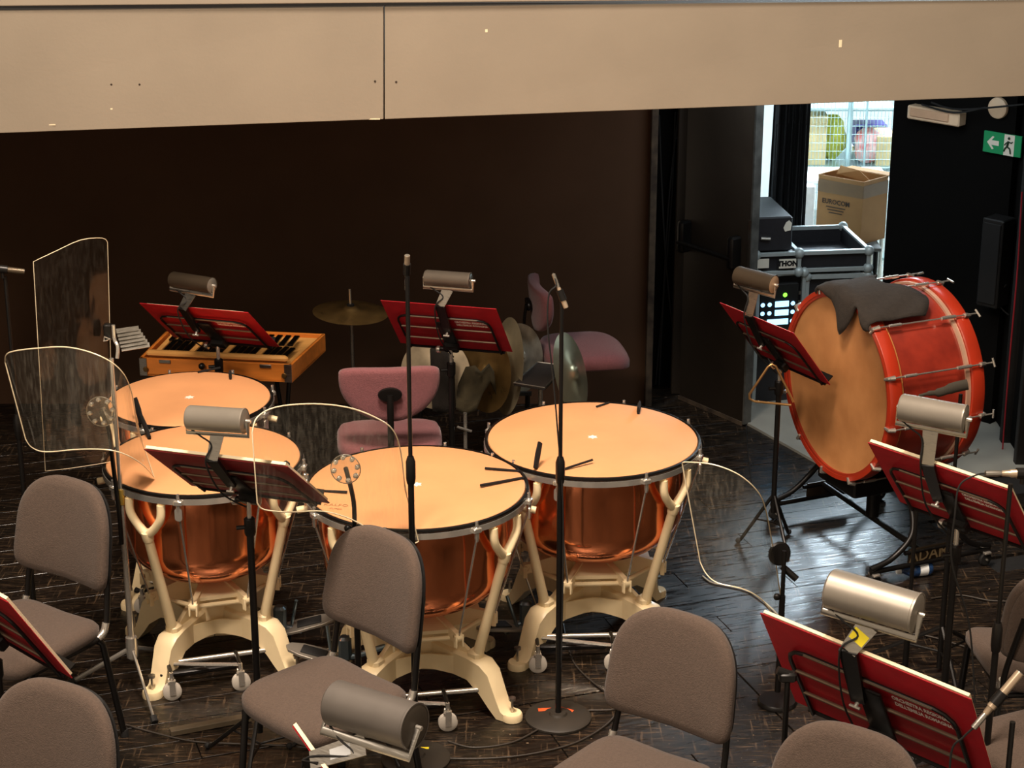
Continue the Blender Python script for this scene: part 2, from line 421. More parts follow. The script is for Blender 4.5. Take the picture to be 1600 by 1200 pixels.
# back wall, worn trim, recess
XW = at(1012, 400, Y=10.1).x
struct('wall_back', MB().box(((-4.2 + XW) / 2, 10.16, 1.1), (XW + 4.2, .12, 2.2)), M_wallb)
t = struct('trim_1', MB().box((XW + .018, 10.12, 1.1), (.036, .15, 2.2), ch=.004), M_wornwood)
struct('wall_recess', MB().box((XW + .14, 10.42, 1.1), (.30, .06, 2.2)), M_wallk)
struct('wall_left', MB().box((-4.2, 8.0, 1.1), (.12, 4.5, 2.2)), M_wallk)
for k, (a, b, c) in enumerate((((1030, 180), (1040, 400), (1062, 560)), ((1060, 175), (1044, 330), (1030, 600)), ((1055, 175), (1048, 330), (1024, 620)), ((1066, 180), (1070, 420), (1076, 600)))):
    P = [at(*q, Y=10.33 + .01 * k) for q in (a, b, c)]; P[-1] = Vector((P[-1].x, P[-1].y, .02))
    lab = ('dark cable hanging in the wall recess, bottom end furthest left but one', 'dark cable in the wall recess that slants down to the left across the others', 'dark cable in the wall recess ending beside the worn trim', 'dark cable in the wall recess hanging closest to the door')[k]
    solo('hanging_cable', MB().tube(catmull(P, 8), .004, 6), M_rubber, lab, 'cable', 'cables in the wall recess')
# door leaf, open, with push bar
dh = at(1066, 622, z=0); df = at(1165, 664, z=0)
dv = (df - dh); dl = dv.length; dd = dv.normalized(); dn = Vector((dd.y, -dd.x, 0))
if dn.y > 0: dn = -dn
DM = frameM(dh, dd, Vector((0, 0, 1)), dd.cross(Vector((0, 0, 1))))
door = struct('door_1', MB().box((dl / 2, 1.02, 0), (dl, 2.02, .045), DM, ch=.003), M_door)
sgn = -1 if (DM.to_3x3() @ Vector((0, 0, 1))).y > 0 else 1
part('door_edge', MB().box((dl + .006, 1.02, 0), (.012, 2.02, .05), DM), mat('worn_door_edge', (92, 92, 88), .6, rgb2=(50, 50, 48)), door, sm=0)
part('kick_strip', MB().box((dl / 2, .012, sgn * .027), (dl, .022, .008), DM), M_wornwood, door, sm=0)
hb = part('push_bar', MB().tube([DM @ Vector((.02, .90, sgn * .085)), DM @ Vector((dl * .86, .90, sgn * .085))], .012, 10), M_black, door)
for u in (.04, dl * .84):
    part('bar_bracket', MB().box((u, .93, sgn * .055), (.045, .17, .075), DM, ch=.01), M_black, door)
for z_ in (.35, 1.0, 1.7): part('hinge', MB().tube([DM @ Vector((-.008, z_ - .05, 0)), DM @ Vector((-.008, z_ + .05, 0))], .01, 8), M_black, door)
part('latch_plate', MB().box((dl - .004, .95, sgn * .0), (.02, .32, .052), DM), M_alu, door, sm=0)
# door frame post left of the leaf
struct('trim_2', MB().box(dh + Vector((-.03, .10, 1.08)), (.05, .08, 2.16), ch=.004), M_door)
# curtain in the doorway
def curtain():
    a = at(1206, 300, Y=10.75); b = at(1256, 300, Y=10.85)
    mb = MB(); n = 46; vs = []; fs = []
    for j, (z, k) in enumerate(((2.12, 1.0), (1.4, 1.04), (.8, 1.1), (.1, 1.16))):
        for i in range(n + 1):
            u = i / n; x = b.x + (a.x - b.x) * u * k
            vs.append((x, a.y + .025 * math.sin(u * 34) + .012 * math.sin(u * 71 + j), z))
    for j in range(3):
        for i in range(n): fs.append((j * (n + 1) + i, j * (n + 1) + i + 1, (j + 1) * (n + 1) + i + 1, (j + 1) * (n + 1) + i))
    mb.add(vs, fs)
    solo('curtain', mb, M_curtain, 'long black pleated curtain hanging in the doorway beside the open door', 'curtain', solid=.004)
curtain()
# side room seen through the doorway
struct('floor', MB().prism([(dh.x + .25, 10.3), (1.19, 9.86), (1.52, 9.22), (2.1, 9.0), (4.6, 9.6), (4.6, 14.6), (.9, 14.6)], .0, .014), M_conc, sm=0)
struct('wall_side_room_back', MB().box((2.7, 14.3, 1.5), (4.2, .1, 3.0)), M_whitewall)
struct('wall_side_room_left', MB().box((1.20, 12.45, 1.5), (.08, 3.6, 3.0)), M_whitewall)
struct('wall_side_room_right', MB().box((4.5, 12.2, 1.5), (.08, 4.4, 3.0)), M_whitewall)
struct('ceiling', MB().box((2.8, 12.9, 3.05), (3.6, 2.9, .06)), M_whitewall)
# right wall of the pit, angled towards the camera, then turning
wa = at(1388, 300, Y=10.25); wb = at(1578, 300, Y=9.75); wa.z = wb.z = 0
wd = (wb - wa).normalized(); wl = (wb - wa).length; wn = Vector((wd.y, -wd.x, 0))
WM = frameM(wa, wd, Vector((0, 0, 1)), wd.cross(Vector((0, 0, 1))))
ws = 1 if (WM.to_3x3() @ Vector((0, 0, 1))).y < 0 else -1
wr = struct('wall_right', MB().box((wl / 2, 1.07, -ws * .05), (wl, 2.14, .1), WM), M_wallk)
WX = wb.x
struct('wall_right_side', MB().box((WX + .09, 8.2, 1.1), (.1, 3.2, 2.2)), M_wallk)
for k, yy in enumerate((9.5, 9.2, 8.9, 8.55, 8.2)):
    struct('trim_%d' % (k + 3), MB().box((WX + .02, yy, 1.06), (.05, .05, 2.12), ch=.004), mat('dark_batten', (20, 17, 15), .6, var=.2))
P = [at(1597, 300, Y=9.42), at(1590, 420, Y=9.40), at(1580, 560, Y=9.40), at(1570, 740, Y=9.38)]
P = [Vector((min(p.x, WX - .02), p.y, p.z)) for p in P]
solo('red_cable', MB().tube(catmull(P, 6), .004, 6), M_redcable, 'thin red cable running down the black wall at the right edge', 'cable')
# exit sign, emergency light, round plate, wall speaker
def wallpt(px, py, off=.0):
    d = at(px, py, Y=1.0) - Vector((0, 0, CAMH)); n = WM.to_3x3() @ Vector((0, 0, ws)); o = wa + n * off
    t_ = (o - Vector((0, 0, CAMH))).dot(n) / d.dot(n)
    return Vector((0, 0, CAMH)) + d * t_
def walluv(px, py):
    q = WM.inverted() @ wallpt(px, py); return q.x, q.y
def wallM(px, py, off=0.0):
    u, v = walluv(px, py)
    return WM @ Matrix.Translation((u, v, ws * off)) @ (Matrix.Identity(4) if ws > 0 else Matrix.Rotation(PI, 4, 'Y'))
def exit_sign():
    M = wallM(1570, 224, .02); e = thing('exit_sign', 'green and white emergency exit sign on the black wall, top right', 'sign', M @ Vector((0, -.05, 0)))
    W, Hh = .215, .108
    part('sign_plate', MB().box((0, 0, 0), (W, Hh, .012), M, ch=.002), M_green, e, world=True, sm=0)
    part('pictogram_field', MB().box((.040, 0, .0066), (.058, Hh * .98, .001), M), M_signwhite, e, world=True, sm=0)
    ar = [(-.085, 0), (-.055, .034), (-.045, .030), (-.060, .012), (-.018, .012), (-.018, -.012), (-.060, -.012), (-.045, -.030), (-.055, -.034)]
    part('arrow', MB().prism(ar, .0062, .0075, M), M_signwhite, e, world=True, sm=0)
    rm = MB()
    z_ = .0085
    for a, b, r in (((.036, .02), (.03, -.008), .006), ((.03, -.008), (.047, -.018), .0045), ((.047, -.018), (.052, -.042), .004), ((.03, -.008), (.018, -.02), .0045), ((.018, -.02), (.014, -.034), .004), ((.036, .018), (.052, .012), .0032), ((.052, .012), (.06, .02), .003), ((.036, .018), (.022, .008), .0032), ((.022, .008), (.015, -.002), .003)):
        rm.tube([M @ Vector((a[0], a[1], z_)), M @ Vector((b[0], b[1], z_))], r, 6)
    rm.sphere(M @ Vector((.038, .035, z_)), .007, 8)
    part('running_figure', rm, mat('sign_dark_green', (30, 60, 40), .5), e, world=True)
exit_sign()
M = wallM(1470, 178, .04); e = thing('emergency_light', 'wide cream emergency light fitting high on the black wall', 'light', M @ Vector((0, -.05, 0)))
part('housing', MB().box((0, 0, 0), (.31, .07, .07), M, ch=.006), M_vent, e, world=True, sm=0)
part('diffuser', MB().box((-.02, .004, .038), (.23, .045, .01), M, ch=.004), mat('ribbed_diffuser', (206, 168, 136), .4), e, world=True, sm=0)
M = wallM(1562, 168, .02); solo('round_wall_cap', MB().lathe([(0, .012), (.04, .011), (.052, .004), (.055, -.01), (0, -.012)], 28, M), M_vent, 'round pale cap on the black wall above the exit sign', 'cover plate')
for k, (a, b, c) in enumerate((((1455, 160), (1500, 171), (1600, 163)), ((1440, 163), (1490, 176), (1540, 168)))):
    solo('ceiling_cable', MB().tube(catmull([wallpt(*q, .09) for q in (a, b, c)], 6), .005, 6), M_rubber, ('long black cable looped under the stage past the emergency light to the right edge', 'short black cable sagging right in front of the emergency light')[k], 'cable', 'cables by the emergency light')
M = wallM(1567, 405, .06); e = thing('wall_speaker', 'small black loudspeaker fixed to the black wall below the exit sign', 'speaker', M @ Vector((0, -.25, 0)))
part('cabinet', MB().box((-.005, 0, 0), (.12, .46, .12), M, ch=.006), mat('speaker_black', (15, 13, 12), .6), e, world=True, sm=0)
part('grille', MB().box((-.005, 0, .064), (.1, .42, .008), M, ch=.003), M_blackmat, e, world=True, sm=0)
part('speaker_lead', MB().tube(catmull([wallpt(1572, 445, .06), wallpt(1562, 460, .06), wallpt(1564, 480, .06), wallpt(1576, 492, .04)], 5), .004, 6), M_rubber, e, world=True)

# ------------------------------------------------------------------ TIMPANI
ZH = 0.85
def timpani(px, py, diam, rot, label, tabs, pedal_az):
    c0 = at(px, py, z=ZH); Rr = diam / 2
    t = thing('timpani', label, 'timpani', (c0.x, c0.y, 0), 0, 'copper timpani')
    def pol(r, az, z):  # az measured from the camera side (-Y), positive to the right
        a = R_(az); return Vector((r * math.sin(a), -r * math.cos(a), z))
    # head
    part('drum_head', MB().lathe([(0, ZH), (Rr * .5, ZH), (Rr * .97, ZH), (Rr * .995, ZH - .004), (Rr, ZH - .012)], 72), M_skin, t)
    part('star_emblem', MB().lathe([(0, ZH + .0014), (.012, ZH + .0014)], 10).prism([(.022 * (1 if k % 2 else .62) * math.cos(PI * k / 6), .022 * (1 if k % 2 else .62) * math.sin(PI * k / 6)) for k in range(12)], ZH + .0004, ZH + .0012), M_white, t)
    part('hoop', MB().lathe([(Rr + .004, ZH - .002), (Rr + .012, ZH - .004), (Rr + .013, ZH - .012), (Rr + .004, ZH - .016)], 72, closed=True), M_black, t, label='black upper hoop')
    part('counter_hoop', MB().lathe([(Rr + .002, ZH - .018), (Rr + .015, ZH - .018), (Rr + .016, ZH - .040), (Rr + .003, ZH - .040)], 72, closed=True), M_chrome, t, label='chrome counter hoop')
    # bowl
    rb = Rr * .93; zt = ZH - .035; zb = .375; hgt = zt - zb
    prof = []
    for k in range(22):
        u = k / 21.0; a = u * PI / 2
        prof.append((rb * (1 - (1 - math.cos(a)) ** 1.0 * 1.0) ** .0 * 1.0, 0))
    prof = [(rb + .004, zt), (rb, zt - .01)]
    zc = zb + hgt * .42
    prof += [(rb * .985, zt - hgt * .2), (rb * .955, zt - hgt * .42)]
    for k in range(0, 13):
        a = PI / 2 * k / 12; prof.append((rb * .94 * math.cos(a) ** .72 if k < 12 else 0, zc - (zc - zb) * math.sin(a) ** 1.15))
    part('bowl', MB().lathe(prof, 72), M_copper, t, sm=60)
    # eight tension rods with lugs and clevis
    for k in range(8):
        az = rot + 22.5 + 45 * k
        lg = MB(); top = pol(Rr + .022, az, ZH - .028)
        Ma = frameM(top, Vector((math.cos(R_(az)), math.sin(R_(az)), 0)), Vector((math.sin(R_(az)), -math.cos(R_(az)), 0)), Vector((0, 0, 1)))
        lg.box((0, 0, 0), (.035, .022, .022), Ma, ch=.004)
        lg.lathe([(0, .034), (.006, .034), (.007, .012), (.009, .01), (.009, -.03), (.006, -.045), (0, -.045)], 10, Ma)
        r_ = part('tension_rod', MB().tube([top + Vector((0, 0, -.03)), pol(Rr * .715, az, .325)], .0042, 8), M_chrome, t)
        part('lug', lg, M_chrome, r_)
        if k % 2 == 0:
            part('logo_plate', MB().prism(rrect(.028, .052, .012), -.003, .003, frameM(top + Vector((math.sin(R_(az)) * .004, -math.cos(R_(az)) * .004, -.045)), Ma.to_3x3().col[0], Vector((0, 0, 1)), Vector((math.sin(R_(az)), -math.cos(R_(az)), 0)))), M_chrome, r_)
    # spider casting: eight deep arms under the bowl, four of them long, with plates between
    sp = MB()
    sp.lathe([(0, .395), (.09, .39), (.10, .36), (.085, .30), (.06, .21), (0, .21)], 20)
    for k in range(8):
        az = rot + 22.5 + 45 * k
        d = pol(1, az, 0); q = Vector((math.cos(R_(az)), math.sin(R_(az)), 0))
        rl = Rr * .70; zt_, ze = .385, .350
        vs = []
        for r_, hw, h0, h1 in ((.02, .015, .25, .392), (Rr * .36, .012, .288, .374), (rl, .010, .322, .356)):
            p2 = d * r_
            vs += [p2 - q * hw + Vector((0, 0, h0)), p2 + q * hw + Vector((0, 0, h0)), p2 + q * hw + Vector((0, 0, h1)), p2 - q * hw + Vector((0, 0, h1))]
        fs = [(0, 1, 2, 3), (11, 10, 9, 8)]
        for i in (0, 4):
            for j in range(4): fs.append((i + j, i + 4 + j, i + 4 + (j + 1) % 4, i + (j + 1) % 4))
        sp.add(vs, fs)
        Me = frameM(d * rl + Vector((0, 0, .338)), d, Vector((0, 0, 1)), q)
        sp.lathe([(.009, -.013), (.021, -.013), (.021, .013), (.009, .013)], 14, Me, closed=True)
        # clevis fork hanging at the arm end
        for o_ in (-.014, .014):
            sp.box((.012, -.012, o_), (.018, .05, .008), Me, ch=.002)
        d2 = pol(1, az + 45, 0)
        if k % 2 == 0:      # wide plate joining two arms
            vs = []
            for (f_, z1) in ((.10, .382), (.60, .352)):
                for dd_ in (d, d2): vs += [dd_ * (Rr * f_) + Vector((0, 0, z1 - .014)), dd_ * (Rr * f_) + Vector((0, 0, z1))]
            sp.add(vs, [(0, 2, 3, 1), (4, 5, 7, 6), (0, 1, 5, 4), (2, 6, 7, 3), (1, 3, 7, 5), (0, 4, 6, 2)])
        # lower tie bar between neighbouring arms
        sp.tube([d * (Rr * .60) + Vector((0, 0, .318)), d2 * (Rr * .60) + Vector((0, 0, .318))], .009, 8)
    part('spider', sp, M_cream, t, sm=35)
    # base : four legs with arched webs
    bs = MB()
    bs.lathe([(0, .245), (.075, .245), (.085, .225), (.08, .13), (0, .13)], 20)
    lr = [Rr * .66, Rr * .66]
    for k in range(4):
        az = rot + 90 * k
        d = pol(1, az, 0); q = Vector((math.cos(R_(az)), math.sin(R_(az)), 0))
        sec = [(.03, .028, .10, .24), (Rr * .35, .028, .13, .225), (Rr * .62, .038, .125, .222), (Rr * .77, .043, .085, .212), (Rr * .86, .040, .04, .180), (Rr * .95, .037, .0, .085), (Rr * 1.0, .037, .0, .042), (Rr * 1.08, .034, .0, .024)]
        vs = []; fs = []
        for (r, hw, z0, z1) in sec:
            p2 = d * r
            ch = hw * .35
            for (a, z) in ((-hw, z0), (hw, z0), (hw, z1 - ch * .6), (hw - ch, z1), (-hw + ch, z1), (-hw, z1 - ch * .6)): vs.append(p2 + q * a + Vector((0, 0, z)))
        m = len(sec)
        for i in range(m - 1):
            for j in range(6): fs.append((i * 6 + j, i * 6 + (j + 1) % 6, (i + 1) * 6 + (j + 1) % 6, (i + 1) * 6 + j))
        fs += [tuple(range(5, -1, -1)), tuple(range((m - 1) * 6, m * 6))]
        bs.add(vs, fs)
        Mf = frameM(d * (Rr * 1.07), q, d, Vector((0, 0, 1)))
        bs.lathe([(0, .028), (.036, .028), (.040, .02), (.040, 0), (0, 0)], 18, Mf)
        # strut socket
        Ms = frameM(d * (Rr * .66), q, d, Vector((0, 0, 1)))
        bs.box((0, 0, .215), (.056, .056, .06), Ms, ch=.012)
        # web skirt between neighbouring legs
        d2 = pol(1, az + 90, 0)
        n = 8; vs = []; fs = []
        for j in range(n + 1):
            u = j / n; p_ = d.lerp(d2, u); p_ = Vector((p_.x, p_.y, 0)); rr = Rr * (.60 - .30 * math.sin(PI * u))
            p2 = p_.normalized() * rr
            zlo = .115 + .03 * math.sin(PI * u)
            vs += [p2 + Vector((0, 0, zlo)), p2 + Vector((0, 0, .205)), p2 * .93 + Vector((0, 0, .205)), p2 * .93 + Vector((0, 0, zlo))]
        for j in range(n):
            for a in range(4): fs.append((j * 4 + a, j * 4 + (a + 1) % 4, (j + 1) * 4 + (a + 1) % 4, (j + 1) * 4 + a))
        bs.add(vs, fs)
        # lower bracing bar of the pull frame
    part('base_casting', bs, M_cream, t, sm=35)
    for k in range(4):
        az = rot + 90 * k; d = pol(1, az, 0); q = Vector((math.cos(R_(az)), math.sin(R_(az)), 0))
        part('levelling_screw', MB().tube([d * (Rr * 1.07) + Vector((0, 0, .02)), d * (Rr * 1.07) + Vector((0, 0, .085))], .005, 8).lathe([(0, .09), (.014, .09), (.014, .08), (0, .08)], 12, frameM(d * (Rr * 1.07), q, d, Vector((0, 0, 1)))), M_alu, t)
        # forked strut
        st = MB(); foot = pol(Rr * .68, az, .22); j_ = pol(Rr * .985, az, .66)
        st.tube([foot, j_], [.021, .018], 14)
        st.lathe([(0, -.02), (.021, -.02), (.023, 0), (.021, .02), (0, .02)], 14, axisM(j_, j_ - foot))
        for s_ in (-1, 1):
            w2 = s_ * 10.5 * .40 / Rr
            st.tube(catmull([j_, pol(Rr * 1.0, az + w2 * .55, .70), pol(Rr * 1.015, az + w2 * .95, .745), pol(Rr * 1.01, az + w2, .80)], 4), [.0175] * 4 + [.0165] * 9, 12)
            st.box(pol(Rr * .99, az + w2, .805), (.03, .03, .016), ch=.003)
        part('strut', st, M_cream, t)
    # triangular ribs from the hub down to the strut sockets, side lugs under the rim
    for k in range(4):
        az = rot + 90 * k; d = pol(1, az, 0); q = Vector((math.cos(R_(az)), math.sin(R_(az)), 0))
        vs = []
        for o_ in (-.009, .009): vs += [d * .03 + q * o_ + Vector((0, 0, .36)), d * (Rr * .62) + q * o_ + Vector((0, 0, .225)), d * (Rr * .60) + q * o_ + Vector((0, 0, .195)), d * .03 + q * o_ + Vector((0, 0, .20))]
        part('rib', MB().add(vs, [(0, 1, 2, 3), (7, 6, 5, 4), (0, 4, 5, 1), (1, 5, 6, 2), (2, 6, 7, 3), (3, 7, 4, 0)]), M_cream, t, sm=0)
    for az in (-84, 84):
        part('side_lug', MB().tube([pol(Rr * .96, az, .775), pol(Rr * 1.10, az, .765)], .014, 10), M_cream, t)
    # front carriage: chrome bar, black arm and castors
    a1, a2 = pol(Rr * .84, rot, .10), pol(Rr * .84, rot + 90, .10)
    mid = (a1 + a2) / 2; out = Vector((mid.x, mid.y, 0)).normalized()
    cb = part('carriage_bar', MB().tube([a1, a2], .010, 10).tube([a1 + out * .015 + Vector((0, 0, .006)), a1 + (a2 - a1) * .62 + out * .09], .007, 8), M_chrome, t)
    part('carriage_arm', MB().box((0, 0, 0), (.30, .035, .022), axisM(a1 + (a2 - a1) * .28 + out * .03 + Vector((0, 0, -.03)), (0, 0, 1)) @ Matrix.Rotation(R_(90 + rot + 45), 4, 'Z'), ch=.006), M_black, t)
    for u in (.02, .62):
        p = a1 + (a2 - a1) * u + out * .11
        cs = MB(); Mc = frameM(Vector((p.x, p.y, .036)), Vector((0, 0, 1)), (a2 - a1).normalized(), out)
        cs.lathe([(0, -.013), (.026, -.013), (.036, -.009), (.036, .009), (.026, .013), (0, .013)], 22, Mc)
        cc = part('castor_wheel', cs, mat('pale_grey_wheel', (196, 188, 176), .5), t)
        fk = MB().box((p.x, p.y, .075), (.03, .03, .012), ch=.003)
        fk.box((0, 0, 0), (.060, .022, .004), Mc @ Matrix.Translation((.02, 0, .017))).box((0, 0, 0), (.060, .022, .004), Mc @ Matrix.Translation((.02, 0, -.017)))
        fk.tube([Vector((p.x, p.y, .08)), Vector((p.x, p.y, .115))], .008, 8)
        part('castor_fork', fk, M_chrome, cc)
        part('castor_arm', MB().tube([Vector((p.x, p.y, .108)), p - out * .11 + Vector((0, 0, .01))], .008, 8), M_black, t)
    # pedal assembly
    pd = pol(1, pedal_az, 0); pq = Vector((math.cos(R_(pedal_az)), math.sin(R_(pedal_az)), 0))
    Mp = frameM(pd * (Rr * .95) + Vector((0, 0, .11)), pq, (pd + Vector((0, 0, .22))).normalized(), Vector((0, 0, 1)))
    pf = [(-.045, -.12), (.045, -.12), (.055, -.02), (.048, .08), (.03, .13), (0, .145), (-.03, .13), (-.048, .08), (-.055, -.02)]
    pl = part('pedal_plate', MB().prism(pf, -.006, .006, Mp), M_lampgrey, t, bevel=.002, label='grey metal foot plate')
    part('pedal_pad', MB().box((0, .03, .009), (.06, .10, .006), Mp, ch=.002), M_rubber, pl)
    part('pedal_linkage', MB().tube([pd * (Rr * .3) + Vector((0, 0, .17)), pd * (Rr * .6) + Vector((0, 0, .12)), pd * (Rr * .95) + Vector((0, 0, .085))], .014, 10).tube([pd * (Rr * .8) + pq * .05 + Vector((0, 0, .02)), pd * (Rr * .9) - pq * .02 + Vector((0, 0, .23))], .007, 8).box(pd * (Rr * .72) + Vector((0, 0, .15)), (.05, .05, .10), ch=.01), mat('bluish_steel', (120, 136, 146), .3, .9), t)
    # tuning gauge with its pointer rod
    gz = pol(Rr * 1.06, pedal_az - 28, ZH - .02)
    part('tuning_rod', MB().tube([pd * (Rr * .6) + Vector((0, 0, .16)), gz + Vector((0, 0, -.04))], .004, 8), M_chrome, t)
    for (kind, az, r0, r1, lift, wd_) in tabs:
        a = pol(Rr * r0, az, ZH + .004); b = a + Vector((lift[0], lift[1], lift[2]))
        if kind == 'tab':
            b2 = a.lerp(b, .5) + Vector((0, 0, .004))
            part('felt_damper', MB().tube([a, b2, b], [wd_, wd_ * 1.15, wd_], 8, flat=.35), M_felt, t, label='black felt damper on the rim')
        else:
            part('thin_dark_rod', MB().tube([a, b], wd_, 6), M_felt, t)  # thin dark stroke laid on the drum skin
    return t, c0
TA = timpani(926, 683, .835, -42, 'large copper timpani with cream legs at the right, behind the round-based microphone stand',
    [('rod', 168, .96, 0, (-.055, -.055, .003), .004), ('tab', 150, 1.0, 0, (-.012, -.10, .01), .019), ('tab', -34, .99, 0, (.018, .05, .085), .021), ('rod', -22, .97, 0, (.14, .09, .012), .005)], -62)
TB = timpani(651, 757, .815, -35, 'copper timpani in the middle front, standing right behind the grey chair back',
    [('rod', 108, .99, 0, (-.13, .02, .004), .005), ('rod', 98, .99, 0, (-.16, -.09, .006), .006), ('rod', -78, .86, 0, (.09, -.02, .004), .005)], -98)
TC = timpani(318, 714, .745, -28, 'copper timpani at the left front, under the lamp and the dark red folder',
    [('tab', -128, .82, 0, (-.05, .10, .06), .018), ('tab', 75, .9, 0, (.02, -.02, .004), .012)], 96)
TD = timpani(296, 621, .675, -45, 'smallest copper timpani at the back left, in front of the glockenspiel',
    [('rod', -178, .93, 0, (.09, .05, .003), .005), ('tab', 155, .93, 0, (.01, -.06, .012), .018), ('tab', -25, 1.02, 0, (-.03, .04, .09), .021), ('tab', 8, 1.04, 0, (.05, .02, .05), .022)], 150)
# printed name and size on the front timpani head
cB = TB[1]
text('KALFO', .030, frameM(Vector((0, 0, ZH + .0012)) + Vector((cB.x - .285, cB.y - .20, 0)), Vector((1, -.15, 0)).normalized(), Vector((.15, 1, 0)).normalized(), Vector((0, 0, 1))), M_inklight, TB[0])
text('SUPER', .018, frameM(Vector((0, 0, ZH + .0012)) + Vector((cB.x - .283, cB.y - .235, 0)), Vector((1, -.25, 0)).normalized(), Vector((.25, 1, 0)).normalized(), Vector((0, 0, 1))), M_inklight, TB[0])

# ------------------------------------------------------------------ GREY CHAIRS
def pad_outline(wd, ht, n=64):
    o = []
    for k in range(n):
        a = 2 * PI * k / n; c_, s_ = math.cos(a), math.sin(a)
        e = .80 if s_ > 0 else .26
        x = math.copysign(abs(c_) ** (.60 if s_ > 0 else .26), c_) * wd / 2; y = math.copysign(abs(s_) ** e, s_) * ht / 2
        x *= 1.03 - .13 * ((y + ht / 2) / ht) ** 2
        o.append((x, y))
    return o
def seat_outline(wf, wr_, dp, n=64):
    o = []
    for k in range(n):
        a = 2 * PI * k / n; c_, s_ = math.cos(a), math.sin(a)
        y = math.copysign(abs(s_) ** .42, s_) * dp / 2
        u = (y + dp / 2) / dp; x = math.copysign(abs(c_) ** .33, c_) * (wf * (1 - u) + wr_ * u) / 2
        o.append((x, y))
    return o
def chair(ppx, ppy, pz, facing, label, shell_m=None):
    # origin below the seat centre; local -Y is where a sitter looks
    pc = at(ppx, ppy, z=pz); f = Vector((math.sin(R_(facing)), -math.cos(R_(facing)), 0))
    c = Vector((pc.x, pc.y, 0)) + f * .268
    t = thing('stacking_chair', label, 'chair', (c.x, c.y, 0), R_(facing), 'grey upholstered orchestra chairs')
    def sb(p): return Vector((p.x, p.y, p.z - .10 * max(0, -p.y - .12) ** 1.0 * 1.2 + .02 * (p.x / .22) ** 2))
    part('seat', MB().pillow(seat_outline(.47, .43, .44), .065, sb, Matrix.Translation((0, 0, .44))), M_grey, t, sm=70)
    part('seat_pan', MB().prism(rrect(.36, .34, .06), .405, .425), M_blackmat, t)
    Mb = frameM(Vector((0, .268, pz)), Vector((1, 0, 0)), Vector((0, .17, .985)), Vector((0, -.985, .17)))
    def bb(p): return Vector((p.x, p.y, p.z + .9 * p.x * p.x))
    part('backrest', MB().pillow(pad_outline(.45, .375), .05, bb, Mb), M_grey, t, sm=70)
    part('backrest_shell', MB().pillow(pad_outline(.43, .355), .018, bb, Mb @ Matrix.Translation((0, 0, -.033))), shell_m or M_blackmat, t, sm=70)
    for s_ in (-1, 1):
        x = s_ * .205
        part('leg', MB().tube([(x * 1.08, -.215, 0), (x * 1.0, -.18, .40), (x * .98, -.15, .43), (x * .98, -.12, .425)], .0125, 10), M_black, t)
        part('leg', MB().tube([(x * 1.08, .25, 0), (x * 1.0, .19, .40), (x * .99, .17, .425)], .0125, 10), M_black, t)
        part('back_upright', MB().tube(catmull([(x * .98, .08, .424), (x, .17, .428), (x, .213, .46), (x * .97, .240, pz - .18), (x * .86, .29, pz)], 5), .0125, 10, flat=.8), M_black, t)
        part('seat_rail', MB().tube([(x * .98, -.14, .42), (x * .98, .19, .42)], .011, 8), M_black, t)
        part('frame_bend', MB().tube(catmull([(x * 1.0, .168, .4285), (x * 1.001, .20, .445), (x * 1.0, .2135, .475)], 4), .0134, 10), M_chrome, t, label='bright chrome bend of the frame')  # chrome sleeve over the bend of the black tube
        for yy in (-.215, .25): part('foot_cap', MB().lathe([(0, 0), (.015, 0), (.015, .025), (.0135, .03), (0, .03)], 10, Matrix.Translation((x * 1.08, yy, 0))), M_rubber, t)
    part('cross_bar', MB().tube([(-.2, .19, .40), (.2, .19, .40)], .010, 8), M_black, t)
    part('cross_bar', MB().tube([(-.2, -.14, .415), (.2, -.14, .415)], .010, 8), M_black, t)
    return t
chair(110, 826, .775, -34, 'grey upholstered chair at the left, behind the cut-off red folder')
chair(597, 912, .785, -44, 'grey upholstered chair in front of the middle timpani')
chair(1060, 1046, .735, -36, 'grey upholstered chair right of the round microphone stand base')
chair(96, 1164, .785, -28, 'grey chair back cut off at the bottom left corner')
chair(1330, 1238, .785, -34, 'grey chair back poking up at the bottom edge, below the large red folder')
chair(1678, 962, .735, -176, 'grey chair cut off at the right edge, seat turned away to the left', M_grey)
chair(1760, 1020, .735, -62, 'pale grey chair seat in the bottom right corner behind the microphone')

